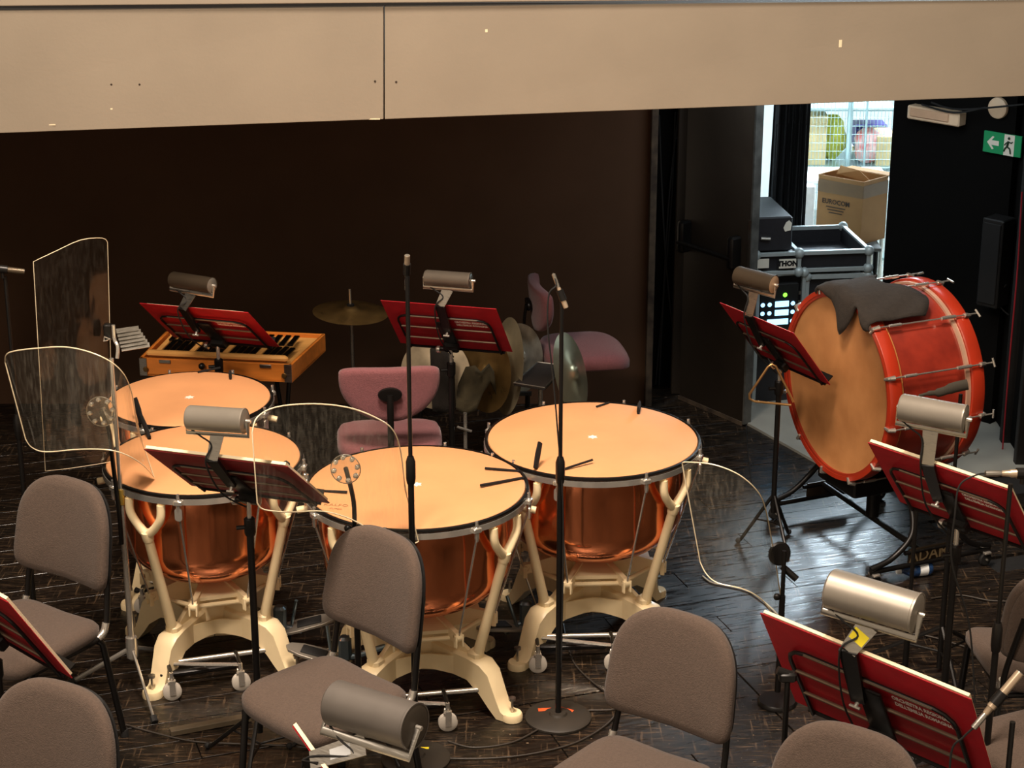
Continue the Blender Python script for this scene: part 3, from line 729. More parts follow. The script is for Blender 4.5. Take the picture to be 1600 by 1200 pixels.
# ------------------------------------------------------------------ MAUVE SWIVEL CHAIRS
def swivel(loc, rz, label, seat_h, back_z, tilt):
    t = thing('swivel_stool', label, 'chair', (loc[0], loc[1], 0), R_(rz), 'mauve percussion stools')
    o = []
    for k in range(40):
        a = 2 * PI * k / 40; o.append((math.copysign(abs(math.cos(a)) ** .6, math.cos(a)) * .23, math.copysign(abs(math.sin(a)) ** .55, math.sin(a)) * .215))
    part('seat', MB().pillow(o, .075, lambda p: Vector((p.x, p.y, p.z - 1.6 * max(0, -p.y - .08) ** 2)), Matrix.Translation((0, 0, seat_h))), M_purple, t, sm=70)
    # half-moon backrest
    h = []
    for k in range(44):
        a = 2 * PI * k / 44; c_, s_ = math.cos(a), math.sin(a)
        if s_ >= 0: h.append((math.copysign(abs(c_) ** .5, c_) * .215, s_ ** .45 * .055))
        else: h.append((c_ * .215 if abs(c_) < 1 else c_ * .215, -abs(s_) ** .95 * .185))
    Mb = frameM(Vector((0, .245, back_z)), Vector((1, 0, 0)), Vector((0, math.sin(tilt), math.cos(tilt))), Vector((0, -math.cos(tilt), math.sin(tilt))))
    b = part('backrest', MB().pillow(h, .055, lambda p: Vector((p.x, p.y, p.z + .8 * p.x * p.x)), Mb), M_purple, t, sm=70)
    bm = MB().pillow([(.052 * math.cos(2 * PI * k / 20), .032 * math.sin(2 * PI * k / 20)) for k in range(20)], .02, None, Mb @ Matrix.Translation((0, -.05, -.04)))
    part('back_bracket', bm, M_black, t)
    part('back_arm', MB().tube(catmull([Mb @ Vector((0, -.05, -.05)), (0, .30, back_z - .18), (0, .27, seat_h - .05), (0, .12, seat_h - .07), (0, 0, seat_h - .06)], 5), .014, 10, flat=.5), M_black, t)
    part('column', MB().tube([(0, 0, .09), (0, 0, seat_h - .30)], .022, 14).tube([(0, 0, seat_h - .30), (0, 0, seat_h - .05)], .014, 12), M_chrome, t)
    part('lever', MB().tube([(.02, 0, seat_h - .07), (.15, -.05, seat_h - .12), (.19, -.06, seat_h - .13)], [.005, .005, .009], 8), M_black, t)
    for k in range(5):
        a = R_(72 * k + 10); d = Vector((math.cos(a), math.sin(a), 0))
        part('base_arm', MB().tube([d * .02 + Vector((0, 0, .10)), d * .25 + Vector((0, 0, .065))], [.02, .012], 8), M_black, t)
        part('castor', MB().lathe([(0, -.02), (.02, -.02), (.025, -.01), (.025, .01), (.02, .02), (0, .02)], 12, frameM(d * .25 + Vector((0, 0, .025)), Vector((0, 0, 1)), d, Vector((0, 0, 1)).cross(d))), M_rubber, t)
    return t
p = at(608, 680, z=.56)
swivel((p.x, p.y + .02), 185, 'mauve swivel stool behind the middle timpani, half-moon back towards the camera', .54, .895, .05)
p = at(912, 548, z=.55)
swivel((p.x, p.y), 99, 'mauve swivel stool by the back wall, seen from the side', .55, .86, .10)

# ------------------------------------------------------------------ MUSIC STANDS, FOLDERS, LAMPS
def desk_frame(cx, cy, cz, yaw, tilt, roll):
    r = Vector((math.cos(yaw), -math.sin(yaw), 0)); lean = Vector((-math.sin(yaw), -math.cos(yaw), 0))
    up = math.cos(tilt) * Vector((0, 0, 1)) + math.sin(tilt) * lean
    r2 = r * math.cos(roll) + up * math.sin(roll); u2 = up * math.cos(roll) - r * math.sin(roll)
    return frameM(Vector((cx, cy, cz)), r2, u2, r2.cross(u2))     # +z points to the camera side (back of the desk)
def tripod(t, x, y, m=M_black, r=.30, hub=.30, rot=0, leg_r=.008, world=True):
    for k in range(3):
        a = rot + k * 2 * PI / 3
        part('leg', MB().tube([(x, y, hub), (x + r * .93 * math.cos(a), y + r * .93 * math.sin(a), .018), (x + r * math.cos(a), y + r * math.sin(a), .012)], leg_r, 8), m, t, world=world)
        part('brace', MB().tube([(x, y, hub * .45), (x + r * .5 * math.cos(a), y + r * .5 * math.sin(a), hub * .49)], leg_r * .6, 6), m, t, world=world)
        part('rubber_foot', MB().sphere((x + r * math.cos(a), y + r * math.sin(a), .013), .013, 8), M_rubber, t, world=world)
LINES = ('ORCHESTRA REGIONALE', "DELL'EMILIA ROMAGNA")
M_rod = mat('taupe_steel_rod', (128, 110, 92), .32, .7)
def music_stand(D, w_, h_, slabel, flabel, letter=True, tr=.27, pg=.965, folder=True, pole_to=0.0, trot=.4, page=True, fm=None, vis=True, thick=.012):
    M = desk_frame(*D); k = w_ / .53
    c = M @ Vector((0, -.30 * h_, .035))
    t = thing('music_stand', slabel, 'music stand', (c.x, c.y, 0), 0, 'black wire music stands')
    x0 = .40 * w_; yt = .26 * h_; yb = -.52 * h_; rr = .05 * k
    pts = [(-x0, yb, .002)] + [(-x0, yt - rr, .006)] + [(-x0 + rr * (1 - math.cos(a)), yt - rr + rr * math.sin(a), .006) for a in (.5, 1.0)] + [(-x0 + rr, yt, .006)]
    pts = pts + [(-p_[0], p_[1], p_[2]) for p_ in reversed(pts)]
    part('desk_frame', MB().tube([M @ Vector((p_[0], p_[1], p_[2] + .008)) for p_ in pts], .0052 * k, 8), M_black, t, world=True)
    part('desk_rod', MB().tube([M @ Vector((-x0 + rr, yt, .0155)), M @ Vector((x0 - rr, yt, .0155))], .0046 * k, 8), M_rod, t, world=True)
    for v in (.0, -.25):
        part('desk_rod', MB().tube([M @ Vector((-x0, v * h_, .013)), M @ Vector((x0, v * h_, .013))], .0046 * k, 8), M_rod, t, world=True)
    part('desk_lip', MB().box((0, yb, -.020), (w_ * .86, .006, .055), M), M_black, t, world=True, sm=0)
    part('desk_spine', MB().box((0, -.10 * h_, .022), (.062 * k, .56 * h_, .012), M, ch=.003), M_black, t, world=True)
    hd = MB().box((0, -.33 * h_, .035), (.07 * k, .045 * k, .035), M, ch=.006)
    hd.tube([M @ Vector((-.05 * k, -.36 * h_, .04)), M @ Vector((.03 * k, -.36 * h_, .04))], .011 * k, 10)
    part('tilt_clamp', hd, M_black, t, world=True)
    part('tilt_knob', MB().lathe([(0, .012), (.010, .012), (.017, .004), (.017, -.008), (0, -.010)], 12, axisM(M @ Vector((-.06 * k, -.36 * h_, .045)), M.to_3x3().col[0] * -1)), M_chrome, t, world=True)
    x, y = c.x, c.y; zt = c.z - .01
    part('upper_tube', MB().tube([(x, y, zt * .6), (x, y, zt)], .0085, 10), M_chrome if page else M_black, t, world=True)
    part('lower_tube', MB().tube([(x, y, .16), (x, y, max(.3, zt - .10))], .0125 * min(k, 1.15), 12), M_black, t, world=True)
    part('height_clamp', MB().lathe([(0, -.03), (.017, -.03), (.02, -.02), (.02, .03), (.014, .035), (0, .035)], 14, Matrix.Translation((x, y, max(.3, zt - .10)))).tube([(x, y, max(.3, zt - .10)), (x - .045, y - .01, max(.3, zt - .10))], .008, 8), M_black, t, world=True)
    tripod(t, x, y, r=tr, hub=.25, rot=trot)
    if folder:
        fo = thing('music_folder', flabel, 'folder', M @ Vector((0, -.5 * h_, 0)), 0, 'red orchestra folders')
        mr = fm or M_red
        for s_ in (-1, 1):
            part('cover', MB().box((s_ * w_ * .25, 0, -.001), (w_ * .5 - .003, h_, .0035), M, ch=.0015), mr, fo, world=True, sm=0)
        part('spine', MB().box((0, 0, -.001), (.012, h_, .003), M), mr, fo, world=True, sm=0)
        if page:
            part('pages', MB().box((0, .006 if pg > .9 else -.006, -.009 if pg > .9 else -.006), (w_ * pg, h_ * (.99 if pg > .9 else .96), .010 if pg > .9 else .005), M), M_paper, fo, world=True, sm=0, label='cream sheet music inside')
        if letter:
            for i, s_ in enumerate(LINES):
                text(s_, .0190 * k, M @ Matrix.Translation((w_ * .228, h_ * (.128 - .062 * i), .0016)), M_letter, fo, bold=.0012, xs=.70)
    return M, c
def stand_lamp(M, w_, h_, cpx, L=.21, r=.036, label='', m=None, capm=None, ax=None, yoff=.0, clip_v=.5, um=0.0, sticker=None, sw=1.0):
    m = m or M_lampgrey; capm = capm or m
    m3 = M.to_3x3(); r2 = Vector(m3.col[0]); u2 = Vector(m3.col[1]); n2 = Vector(m3.col[2])
    tp = M @ Vector((um * w_, .5 * h_, .01))
    c = at(cpx[0], cpx[1], Y=tp.y + yoff)
    ax = ax.normalized() if ax else r2
    k = L / .21
    t = thing('clip_lamp', label, 'lamp', M @ Vector((um * w_, .30 * h_, .03)), 0, 'tubular stand lamps')
    Ml = axisM(c, ax)
    part('lamp_shade', MB().lathe([(0, -L / 2), (r * .9, -L / 2), (r, -L / 2 + .006), (r, L / 2 - .008), (r * 1.03, L / 2 - .006), (r * 1.03, L / 2), (r * .96, L / 2)], 36, Ml), m, t, world=True)
    part('end_cap', MB().lathe([(0, 0), (r * .96, 0), (r * .96, .003), (r * .8, .006), (0, .006)], 30, axisM(c + ax * (L / 2 - .004), ax)), capm, t, world=True, label='round end disc')
    part('end_screw', MB().lathe([(0, .022), (.006, .021), (.007, .004), (0, 0)], 12, axisM(c + ax * (L / 2), ax)), M_chrome, t, world=True)
    part('end_screw', MB().tube([c - ax * (L / 2), c - ax * (L / 2 + .01)], .006, 8), M_chrome, t, world=True)
    # u-shaped bracket beneath
    dn = (tp - c); dn = (dn - ax * dn.dot(ax)); dn.normalize()
    off = r * 1.28
    pts = [c - ax * (L / 2 + .007), c - ax * (L / 2 + .009) + dn * off, c + ax * (L / 2 + .009) + dn * off, c + ax * (L / 2 + .007)]
    part('bracket', MB().tube(pts, .005 * k, 8, flat=2.0), M_alu, t, world=True)
    base = c + dn * off
    neck = M @ Vector((um * w_, clip_v * h_ + .012, .012)); low = M @ Vector((um * w_, .06 * h_, .040))
    def strap(a, b, w1, w2, th=.004):
        mb = MB(); d = (b - a).normalized(); s_ = ax - d * ax.dot(d); s_.normalize(); nn = d.cross(s_)
        vs = []
        for p_, ww in ((a, w1), (b, w2)): vs += [p_ - s_ * ww / 2 - nn * th / 2, p_ + s_ * ww / 2 - nn * th / 2, p_ + s_ * ww / 2 + nn * th / 2, p_ - s_ * ww / 2 + nn * th / 2]
        return mb.add(vs, [(0, 1, 2, 3), (7, 6, 5, 4), (0, 4, 5, 1), (1, 5, 6, 2), (2, 6, 7, 3), (3, 7, 4, 0)])
    part('neck_plate', strap(base, neck, .050 * k, .040 * k), M_alu, t, world=True, sm=0)
    cl = part('clip_arm', strap(neck, low, .044 * k, .034 * k, .012), M_black, t, world=True, sm=0)
    part('clip_screw', MB().tube([low - n2 * .01, low + n2 * .02], .006, 8).tube([low + n2 * .02 - r2 * .014 * k, low + n2 * .02 + r2 * .014 * k], .005, 8), M_chrome, t, world=True)
    q = neck + n2 * .012; b2 = base + n2 * .01
    part('lamp_lead', MB().tube(catmull([c - ax * (L * .46) + dn * r, b2 - ax * (L * .28), b2 - ax * .02 + dn * .03, q - r2 * .02, low - r2 * .03 + n2 * .03, M @ Vector((um * w_ - .01, -.45 * h_, .06))], 6), .0032, 6), M_rubber, t, world=True)
    if sticker:
        a = base.lerp(neck, .25); b = base.lerp(neck, .62)
        part('sticker', strap(a + n2 * .003, b + n2 * .003, .040 * k * sw, .038 * k * sw, .003), sticker, t, world=True, sm=0)
    return t

DM1 = (-1.322, 8.276, 1.028, .316, .850, .034)
DM2 = (-.285, 8.303, 1.014, .275, .722, .017)
DM3 = (-.922, 6.187, 1.161, .336, .869, .042)
DM4 = (1.142, 8.209, .967, 1.023, .678, -.004)
DM5 = (1.426, 5.921, 1.198, .801, .690, -.042)
DM6 = (1.055, 5.094, .908, .754, .560, -.062)
M1, _ = music_stand(DM1, .53, .36, 'black music stand behind the smallest timpani, in front of the glockenspiel', 'red folder above the glockenspiel', pg=.88)
stand_lamp(M1, .53, .36, (300, 441), .218, .034, 'dark tubular lamp clipped above the glockenspiel folder', M_lampdark, M_lampgrey, ax=M1.to_3x3().col[0] * .9 + Vector((.0, -.20, 0)), um=-.08)
M2, _ = music_stand(DM2, .53, .36, 'black music stand between the cymbals and the mauve stool', 'bright red folder in front of the hand cymbals', pg=.88)
stand_lamp(M2, .53, .36, (700, 436), .205, .034, 'small grey tubular lamp above the folder by the cymbals', mat('mid_lamp_enamel', (112, 103, 92), .42, .5, var=.1, scale=8), M_alu, um=.03)
M3, _ = music_stand(DM3, .54, .367, 'black music stand between the left timpani and the camera', 'dark red folder partly seen through the clear shield', letter=False, fm=mat('dark_red_folder', (130, 22, 28), .5, var=.12, scale=20))
stand_lamp(M3, .54, .367, (338, 655), .198, .041, 'grey tubular lamp over the left front timpani', M_lampgrey, ax=M3.to_3x3().col[0] + Vector((0, .12, .0)), um=.0)
M4, _ = music_stand(DM4, .515, .35, 'black music stand at the left of the bass drum, triangle on its pole', 'red folder overlapping the bass drum head', pg=.88, letter=False, trot=.9, tr=.15)
stand_lamp(M4, .515, .35, (1180, 437), .19, .040, 'dark brown tubular lamp left of the bass drum with a pale end disc', M_lampdark, mat('pale_end_disc', (206, 172, 140), .35, .4), ax=Vector((.75, -.62, -.04)), um=-.05)
M5, _ = music_stand(DM5, .54, .367, 'black music stand in front of the bass drum', 'wide red folder below the bass drum at the right', trot=.2)
stand_lamp(M5, .54, .367, (1457, 645), .208, .044, 'silver tubular lamp in front of the bass drum', M_lampgrey, ax=M5.to_3x3().col[0] + Vector((.25, .22, 0)), um=-.05)
M6, _ = music_stand(DM6, .695, .473, 'black music stand at the lower right with the biggest red folder', 'largest red folder with two lines of white lettering', trot=.1)
stand_lamp(M6, .695, .473, (1364, 938), .262, .057, 'large tubular lamp with a yellow sticker on its neck, lower right', M_lampgrey, um=-.05, sticker=M_tape_y, ax=M6.to_3x3().col[0] + Vector((.12, .12, 0)))
# bottom centre stand, seen almost edge-on
DM7 = (-.435, 4.52, .925, 1.15, .50, 0)
M7, _ = music_stand(DM7, .42, .30, 'black music stand cut off at the bottom edge', 'red folder seen edge-on at the bottom edge', letter=False, trot=.1)
stand_lamp(M7, .42, .30, (584, 1116), .26, .060, 'big grey tubular lamp at the bottom edge in front of the grey chair seat', mat('worn_grey_lamp', (104, 98, 92), .45, .4, var=.1, scale=9), mat('dark_end_disc', (64, 56, 46), .6, .2), ax=Vector((.86, -.56, .03)), um=-.02, sticker=mat('paper_sticker', (176, 178, 178), .6), sw=.6)
# left edge stand
_m8 = desk_frame(0, 0, 0, .754, .56, -.062).to_3x3(); _c8 = at(12, 941, Y=5.45) - Vector(_m8.col[0]) * .31 - Vector(_m8.col[1]) * .21
DM8 = (_c8.x, _c8.y, _c8.z, .754, .56, -.062)
music_stand(DM8, .62, .42, 'black music stand cut off at the left edge', 'bright red folder cut off by the left edge', letter=False, trot=.3)

# slatted silver desk on a chrome tripod stand
cp = at(184, 700, Y=6.88)
t = thing('folding_music_stand', 'silver slatted music stand on a chrome tripod at the left', 'music stand', (cp.x, cp.y, 0))
x, y = cp.x, cp.y
ztop = at(181, 560, Y=6.88).z
part('pole', MB().tube([(x, y, .12), (x, y, .80)], .0125, 12), M_chrome, t, world=True)
part('upper_pole', MB().tube([(x, y, .78), (x, y, ztop)], .0085, 12), M_chrome, t, world=True)
part('collar', MB().lathe([(0, -.03), (.016, -.03), (.018, 0), (.016, .03), (0, .03)], 14, Matrix.Translation((x, y, .80))), mat('brass_collar', (214, 180, 90), .3, .8), t, world=True)
for (px, py) in ((242, 1128), (112, 1066), (262, 1018)):
    q = at(px, py, z=.012)
    part('leg', MB().tube([(x, y, .17), q], .010, 8, flat=.6), M_chrome, t, world=True)
    part('rubber_foot', MB().tube([Vector((x, y, .17)).lerp(q, .93), q + Vector((0, 0, -.002))], .014, 8), M_rubber, t, world=True)
part('hub', MB().lathe([(0, -.04), (.022, -.04), (.024, 0), (.022, .045), (0, .045)], 16, Matrix.Translation((x, y, .17))), M_chrome, t, world=True)
part('spine', MB().tube(catmull([at(177, 508, Y=6.90), at(179, 530, Y=6.90), at(184, 542, Y=6.89), at(183, 560, Y=6.88)], 5), .007, 8), M_chrome, t, world=True)
for k in range(6):
    u = k / 5.0
    a = at(181 + 8 * u, 514 + 28 * u, Y=6.92); b = at(216 + 17 * u, 509 + 26 * u, Y=6.99)
    d = (b - a)
    part('slat', MB().add([a, b, b + Vector((.004, -.012, -.014)), a + Vector((.004, -.012, -.014))], [(0, 1, 2, 3)]), M_alu, t, world=True, solid=.002, sm=0)

# ------------------------------------------------------------------ CLEAR SHIELDS
def shield(cols, stand, disc, label, slabel, k=5, closed_round=.0, stand_m=None, base='tripod', hubz=.2, rbase=.12, pm=None, er=.0024, arm=None):
    tops = catmull([at(c[0], c[1], Y=c[4]) for c in cols], k); bots = catmull([at(c[2], c[3], Y=c[4] + (c[5] if len(c) > 5 else 0)) for c in cols], k)
    n = len(tops); rows = 6; vs = []; fs = []
    for i in range(n):
        for j in range(rows + 1): vs.append(tops[i].lerp(bots[i], j / rows))
    for i in range(n - 1):
        for j in range(rows): a = i * (rows + 1) + j; fs.append((a, a + 1, a + rows + 2, a + rows + 1))
    c = tops[n // 2].lerp(bots[n // 2], 1.0)
    t = thing('acoustic_shield', label, 'shield', c, 0, 'clear acrylic noise shields')
    part('pane', MB().add(vs, fs), pm or M_acrylic, t, world=True, sm=80)
    loop = tops + list(reversed(bots))
    part('polished_edge', MB().tube(loop, er, 6, closed=True), M_acredge, t, world=True)
    if arm: part('shield_arm', MB().tube(catmull(arm, 5), .0085, 10), M_black, t, world=True)
    if disc:
        p, r, nrm = disc
        Md = axisM(p, nrm)
        part('clamp_disc', MB().lathe([(0, .004), (r, .004), (r, -.004), (0, -.004)], 30, Md), M_acrylic, t, world=True)
        part('disc_rim', MB().tube([Md @ Vector((r * math.cos(2 * PI * q / 30), r * math.sin(2 * PI * q / 30), 0)) for q in range(30)], .0018, 5, closed=True), M_alu, t, world=True)
        for q in range(8):
            a = 2 * PI * q / 8 + .2
            part('disc_bolt', MB().lathe([(0, .009), (.007, .008), (.009, .003), (.009, -.006), (0, -.006)], 10, Md @ Matrix.Translation((r * .8 * math.cos(a), r * .8 * math.sin(a), 0))), M_chrome, t, world=True)
    if stand:
        x, y, z1 = stand
        s = thing('shield_stand', slabel, 'stand', (x, y, 0), 0, 'stands of the clear shields')
        sm_ = stand_m or M_black
        part('pole', MB().tube([(x, y, .05), (x, y, z1 - .18)], .0115, 12), sm_, s, world=True)
        tp = disc[0] if disc else Vector((x, y, z1))
        part('shield_arm', MB().tube(catmull([(x, y, z1 - .20), (x, y, z1 - .08), tp + Vector((0, .008, 0))], 5), .0085, 10), sm_, s, world=True)
        part('knob', MB().sphere((x - .022, y - .01, z1 - .18), .014, 10), M_black, s, world=True)
        if base == 'tripod': tripod(s, x, y, sm_, r=.26, hub=hubz + .05, rot=1.2)
        else: part('round_base', MB().lathe([(0, .016), (rbase * .92, .016), (rbase, .008), (rbase, 0), (0, 0)], 36, Matrix.Translation((x, y, 0))), M_black, s, world=True)
    return t
# left curved shield
q = at(178, 690, Y=6.80)
shield([(8, 566, 40, 686, 6.95), (14, 551, 50, 699, 6.86), (60, 544, 72, 706, 6.78), (110, 543, 125, 702, 6.70), (158, 557, 170, 703, 6.66), (190, 580, 200, 712, 6.70), (206, 615, 225, 728, 6.80), (214, 668, 241, 746, 6.92)],
    None, (at(158, 643, Y=6.74), .055, Vector((-.15, -1, .1))), 'curved clear shield at the left with a round bolted clamp', '', arm=[at(158, 643, Y=6.75), at(170, 672, Y=6.80), at(176, 720, Y=6.855), at(186, 800, Y=6.86), at(190, 850, Y=6.862)])
# tall flat shield behind it
shield([(52, 409, 71, 736, 6.90), (88, 392, 100, 733, 6.96), (126, 375, 135, 728, 7.02), (160, 372, 170, 722, 7.10), (168, 379, 177, 718, 7.12)], None, None, 'tall upright clear panel at the far left, behind the curved shield', '', k=3, pm=M_acrylic2, er=.0013)
cl = thing('panel_clamp', 'small black clamp with a chrome wing screw on the tall clear panel', 'clamp', at(170, 520, Y=7.08))
part('jaw', MB().box(at(169, 518, Y=7.07), (.03, .03, .06), ch=.004), M_black, cl, world=True)
part('wing_screw', MB().tube([at(172, 530, Y=7.05), at(163, 526, Y=7.04), at(162, 533, Y=7.04), at(167, 532, Y=7.04)], .003, 6, closed=True), M_chrome, cl, world=True)
# middle shield
q = at(553, 800, Y=6.44)
shield([(394, 676, 402, 786, 5.93), (402, 652, 412, 796, 5.95), (432, 636, 450, 800, 6.02), (490, 631, 505, 799, 6.14), (545, 637, 550, 812, 6.24), (588, 653, 590, 835, 6.30), (614, 672, 618, 846, 6.35), (626, 705, 640, 851, 6.40), (633, 765, 654, 846, 6.43)],
    (q.x, q.y, at(545, 750, Y=6.44).z), (at(540, 733, Y=6.38), .052, Vector((-.1, -1, .1))), 'curved clear shield in the middle, in front of the timpani', 'dark pole stand holding the middle clear shield')
# right shield
q = at(1224, 900, Y=6.75)
shield([(1066, 724, 1094, 878, 6.62), (1074, 722, 1104, 897, 6.60), (1115, 726, 1122, 911, 6.56), (1155, 742, 1160, 920, 6.54), (1184, 768, 1188, 935, 6.58), (1196, 795, 1206, 958, 6.66), (1204, 835, 1220, 985, 6.76), (1212, 880, 1230, 1000, 6.84)],
    (q.x, q.y, at(1222, 862, Y=6.75).z), None, 'curved clear shield at the right between the large timpani and the biggest red folder', 'dark pole stand holding the right clear shield', base='round', rbase=.075)
bk = thing('clamp_wheel', 'black round clamp wheel and knob behind the right clear shield', 'clamp', at(1224, 870, Y=6.80))
part('wheel', MB().lathe([(0, -.008), (.04, -.008), (.046, 0), (.04, .008), (0, .008)], 26, axisM(at(1218, 865, Y=6.80), (.3, -1, .2))), M_black, bk, world=True)
part('knob', MB().tube([at(1222, 885, Y=6.78), at(1245, 905, Y=6.76)], .013, 12), M_black, bk, world=True)

# ------------------------------------------------------------------ MICROPHONES AND STANDS
def mic_stand(px, ytop, yb, base, label, Yb=None, rb=.125, clutch=.62, rp=.011, tip=None):
    b = at(px, yb, z=0) if Yb is None else Vector((at(px, yb, Y=Yb).x, Yb, 0))
    zt = at(px, ytop, Y=b.y).z
    s = thing('microphone_stand', label, 'stand', (b.x, b.y, 0), 0, 'black microphone stands')
    part('upper_tube', MB().tube([(b.x, b.y, zt * clutch), (b.x, b.y, zt)], rp * .68, 10), M_black if tip is None else tip, s, world=True)
    part('lower_tube', MB().tube([(b.x, b.y, .02), (b.x, b.y, zt * clutch)], rp, 12), M_black, s, world=True)
    part('clutch', MB().lathe([(0, -.05), (.014, -.05), (.017, -.03), (.017, .03), (.011, .05), (0, .05)], 14, Matrix.Translation((b.x, b.y, zt * clutch))), M_black, s, world=True)
    if base == 'round': part('round_base', MB().lathe([(0, .026), (.03, .026), (.035, .018), (rb * .93, .014), (rb, .008), (rb, 0), (0, 0)], 48, Matrix.Translation((b.x, b.y, 0))), mat('dusty_black_base', (42, 36, 28), .6, var=.3, scale=8), s, world=True)
    elif base == 'tripod': tripod(s, b.x, b.y, r=.30, hub=.20, rot=.6, leg_r=.009)
    return s, b, zt
def small_mic(p, d, L, r, label, m=None, cable=None):
    d = d.normalized(); t = thing('microphone', label, 'microphone', p)
    part('body', MB().lathe([(0, -L / 2), (r * .7, -L / 2), (r * .8, -L * .36), (r, -L * .34), (r, L * .42), (r * .96, L / 2), (0, L / 2)], 18, axisM(p, d)), m or M_mic, t, world=True)
    part('grille', MB().lathe([(0, .002), (r * .8, .001), (r * .9, -.004)], 14, axisM(p + d * L / 2, d)), M_alu, t, world=True)
    part('connector', MB().lathe([(0, 0), (r * .6, 0), (r * .75, .012), (r * .75, .05), (0, .055)], 14, axisM(p - d * (L / 2), -d)), M_alu, t, world=True)
    part('mic_clip', MB().lathe([(r * 1.02, -.02), (r * 1.35, -.02), (r * 1.35, .02), (r * 1.02, .02)], 16, axisM(p - d * L * .12, d), closed=True).tube([p - d * L * .12, p - d * L * .12 + Vector((0, 0, -.035))], .007, 8), M_black, t, world=True)
    if cable: part('cable', MB().tube(catmull([p - d * (L / 2 + .05)] + cable, 7), .003, 6), M_rubber, t, world=True)
    return t
# tall stand in front of the middle timpani
s, b, zt = mic_stand(650, 432, 1186, 'round', 'tall black microphone stand rising in front of the middle timpani')
# x follows the vertical: correct base x so that the top lands near x=632
small_mic(Vector((b.x, b.y, zt + .035)), Vector((.05, -.30, 1)), .085, .0095, 'small pencil microphone pointing up on the tallest stand', M_mic)
solo('yellow_tape', MB().box((b.x + .03, b.y + .05, .0165), (.03, .014, .001)), M_tape_y, 'yellow tape tab on the round stand base at the bottom', 'tape', sm=0)
s, b, zt = mic_stand(872, 478, 1122, 'round', 'black microphone stand with a round base in front of the right timpani', tip=None)
small_mic(Vector((b.x + .002, b.y, zt + .03)), Vector((.35, -.2, -.9)), .075, .0095, 'small pencil microphone tilted down over the right timpani', M_mic,
    cable=[Vector((b.x - .02, b.y, zt + .075)), Vector((b.x - .045, b.y, zt + .04)), Vector((b.x - .048, b.y, zt - .08)), Vector((b.x - .03, b.y, zt - .25)), Vector((b.x - .012, b.y - .012, zt - .45)), Vector((b.x + .012, b.y - .012, zt - .8)), Vector((b.x + .01, b.y - .012, .25))])
for (dx, dy, rz, tl) in ((-.052, .03, .1, 'short orange tape strip left of the pole on the middle stand base'), (.035, .028, -.5, 'longer orange tape strip right of the pole on the middle stand base')):
    solo('orange_tape', MB().box((0, 0, .0), (.055, .022, .001), Matrix.Translation((b.x + dx * .9, b.y + dy * 1.2, .0165)) @ Matrix.Rotation(rz, 4, 'Z')), M_tape_o, tl, 'tape', 'orange tape on the middle stand base', sm=0)
# left edge stand with horizontal mic
s, b, zt = mic_stand(60, 432, 1022, 'round', 'black microphone stand at the left edge with a horizontal microphone')
small_mic(Vector((b.x + .01, b.y - .01, zt + .03)), Vector((1, .15, -.17)), .13, .011, 'dark microphone lying level at the left edge', mat('dark_microphone', (96, 84, 68), .35, .6))
for (px, py, w_, tl) in ((84, 1022, .03, 'bigger orange tape piece on the round base at the far left'), (97, 1024, .022, 'small orange tape tab at the right of the bigger piece, far left base')):
    q = at(px, py, z=.0165)
    solo('orange_tape', MB().box(q, (w_, .03 if w_ > .025 else .018, .001)), M_tape_o, tl, 'tape', 'orange tape on the left stand base', sm=0)
# right-hand microphones
s, b, zt = mic_stand(1548, 756, 1100, 'tripod', 'black microphone stand in front of the right end of the wide red folder', Yb=5.62)
pm = Vector((b.x + .055, b.y, zt + .035))
small_mic(pm, Vector((1, .02, .0)), .17, .0125, 'level champagne microphone at the right edge, cable looping left', M_mic,
    cable=[pm + Vector((-.16, 0, -.005)), pm + Vector((-.21, 0, -.04)), pm + Vector((-.22, -.01, -.13)), pm + Vector((-.215, 0, -.30)), pm + Vector((-.14, .02, -.52)), pm + Vector((-.1, .02, -.8))])
s, b, zt = mic_stand(1549, 1128, 1480, 'tripod', 'black microphone stand at the bottom right beside the biggest red folder', Yb=4.75, rp=.0115)
pm = at(1567, 1083, Y=4.75)
small_mic(pm, Vector((.60, .15, .75)), .145, .0125, 'champagne microphone at the bottom right pointing up to the right', M_mic, cable=[pm + Vector((-.10, -.01, -.13)), pm + Vector((-.125, 0, -.18)), pm + Vector((-.12, 0, -.35))])
# stand with an empty clip at the lower right
s, b, zt = mic_stand(1213, 1062, 1400, 'tripod', 'short black stand with an empty clip left of the biggest red folder', Yb=5.0, rp=.0125)
part('empty_clip', MB().box((b.x, b.y, zt + .01), (.05, .03, .03), ch=.006).tube([(b.x - .03, b.y, zt + .03), (b.x + .01, b.y, zt + .015)], .012, 10), M_black, s, world=True)
# stand in front of the bass drum with a dark microphone strap
s, b, zt = mic_stand(1476, 616, 930, 'tripod', 'black stand rising between the bass drum and the silver lamp', Yb=7.0)
P = [at(1436, 618, Y=7.0), at(1452, 614, Y=6.99), at(1470, 612, Y=6.99), at(1490, 605, Y=6.99), at(1512, 600, Y=6.99)]
P = [p_ + Vector((0, 0, zt + .012 - P[2].z)) for p_ in P]
solo('padded_beater', MB().tube(catmull(P, 4), [.006] * 4 + [.010] * 3 + [.017] * 4 + [.021] * 6, 10, flat=.6), mat('charcoal_felt', (52, 47, 38), .9), 'charcoal padded beater lying across the bass drum shell', 'mallet')
# small tripod stand under the wide folder
s, b, zt = mic_stand(1418, 792, 990, 'tripod', 'short black tripod stand under the wide red folder', Yb=6.35)

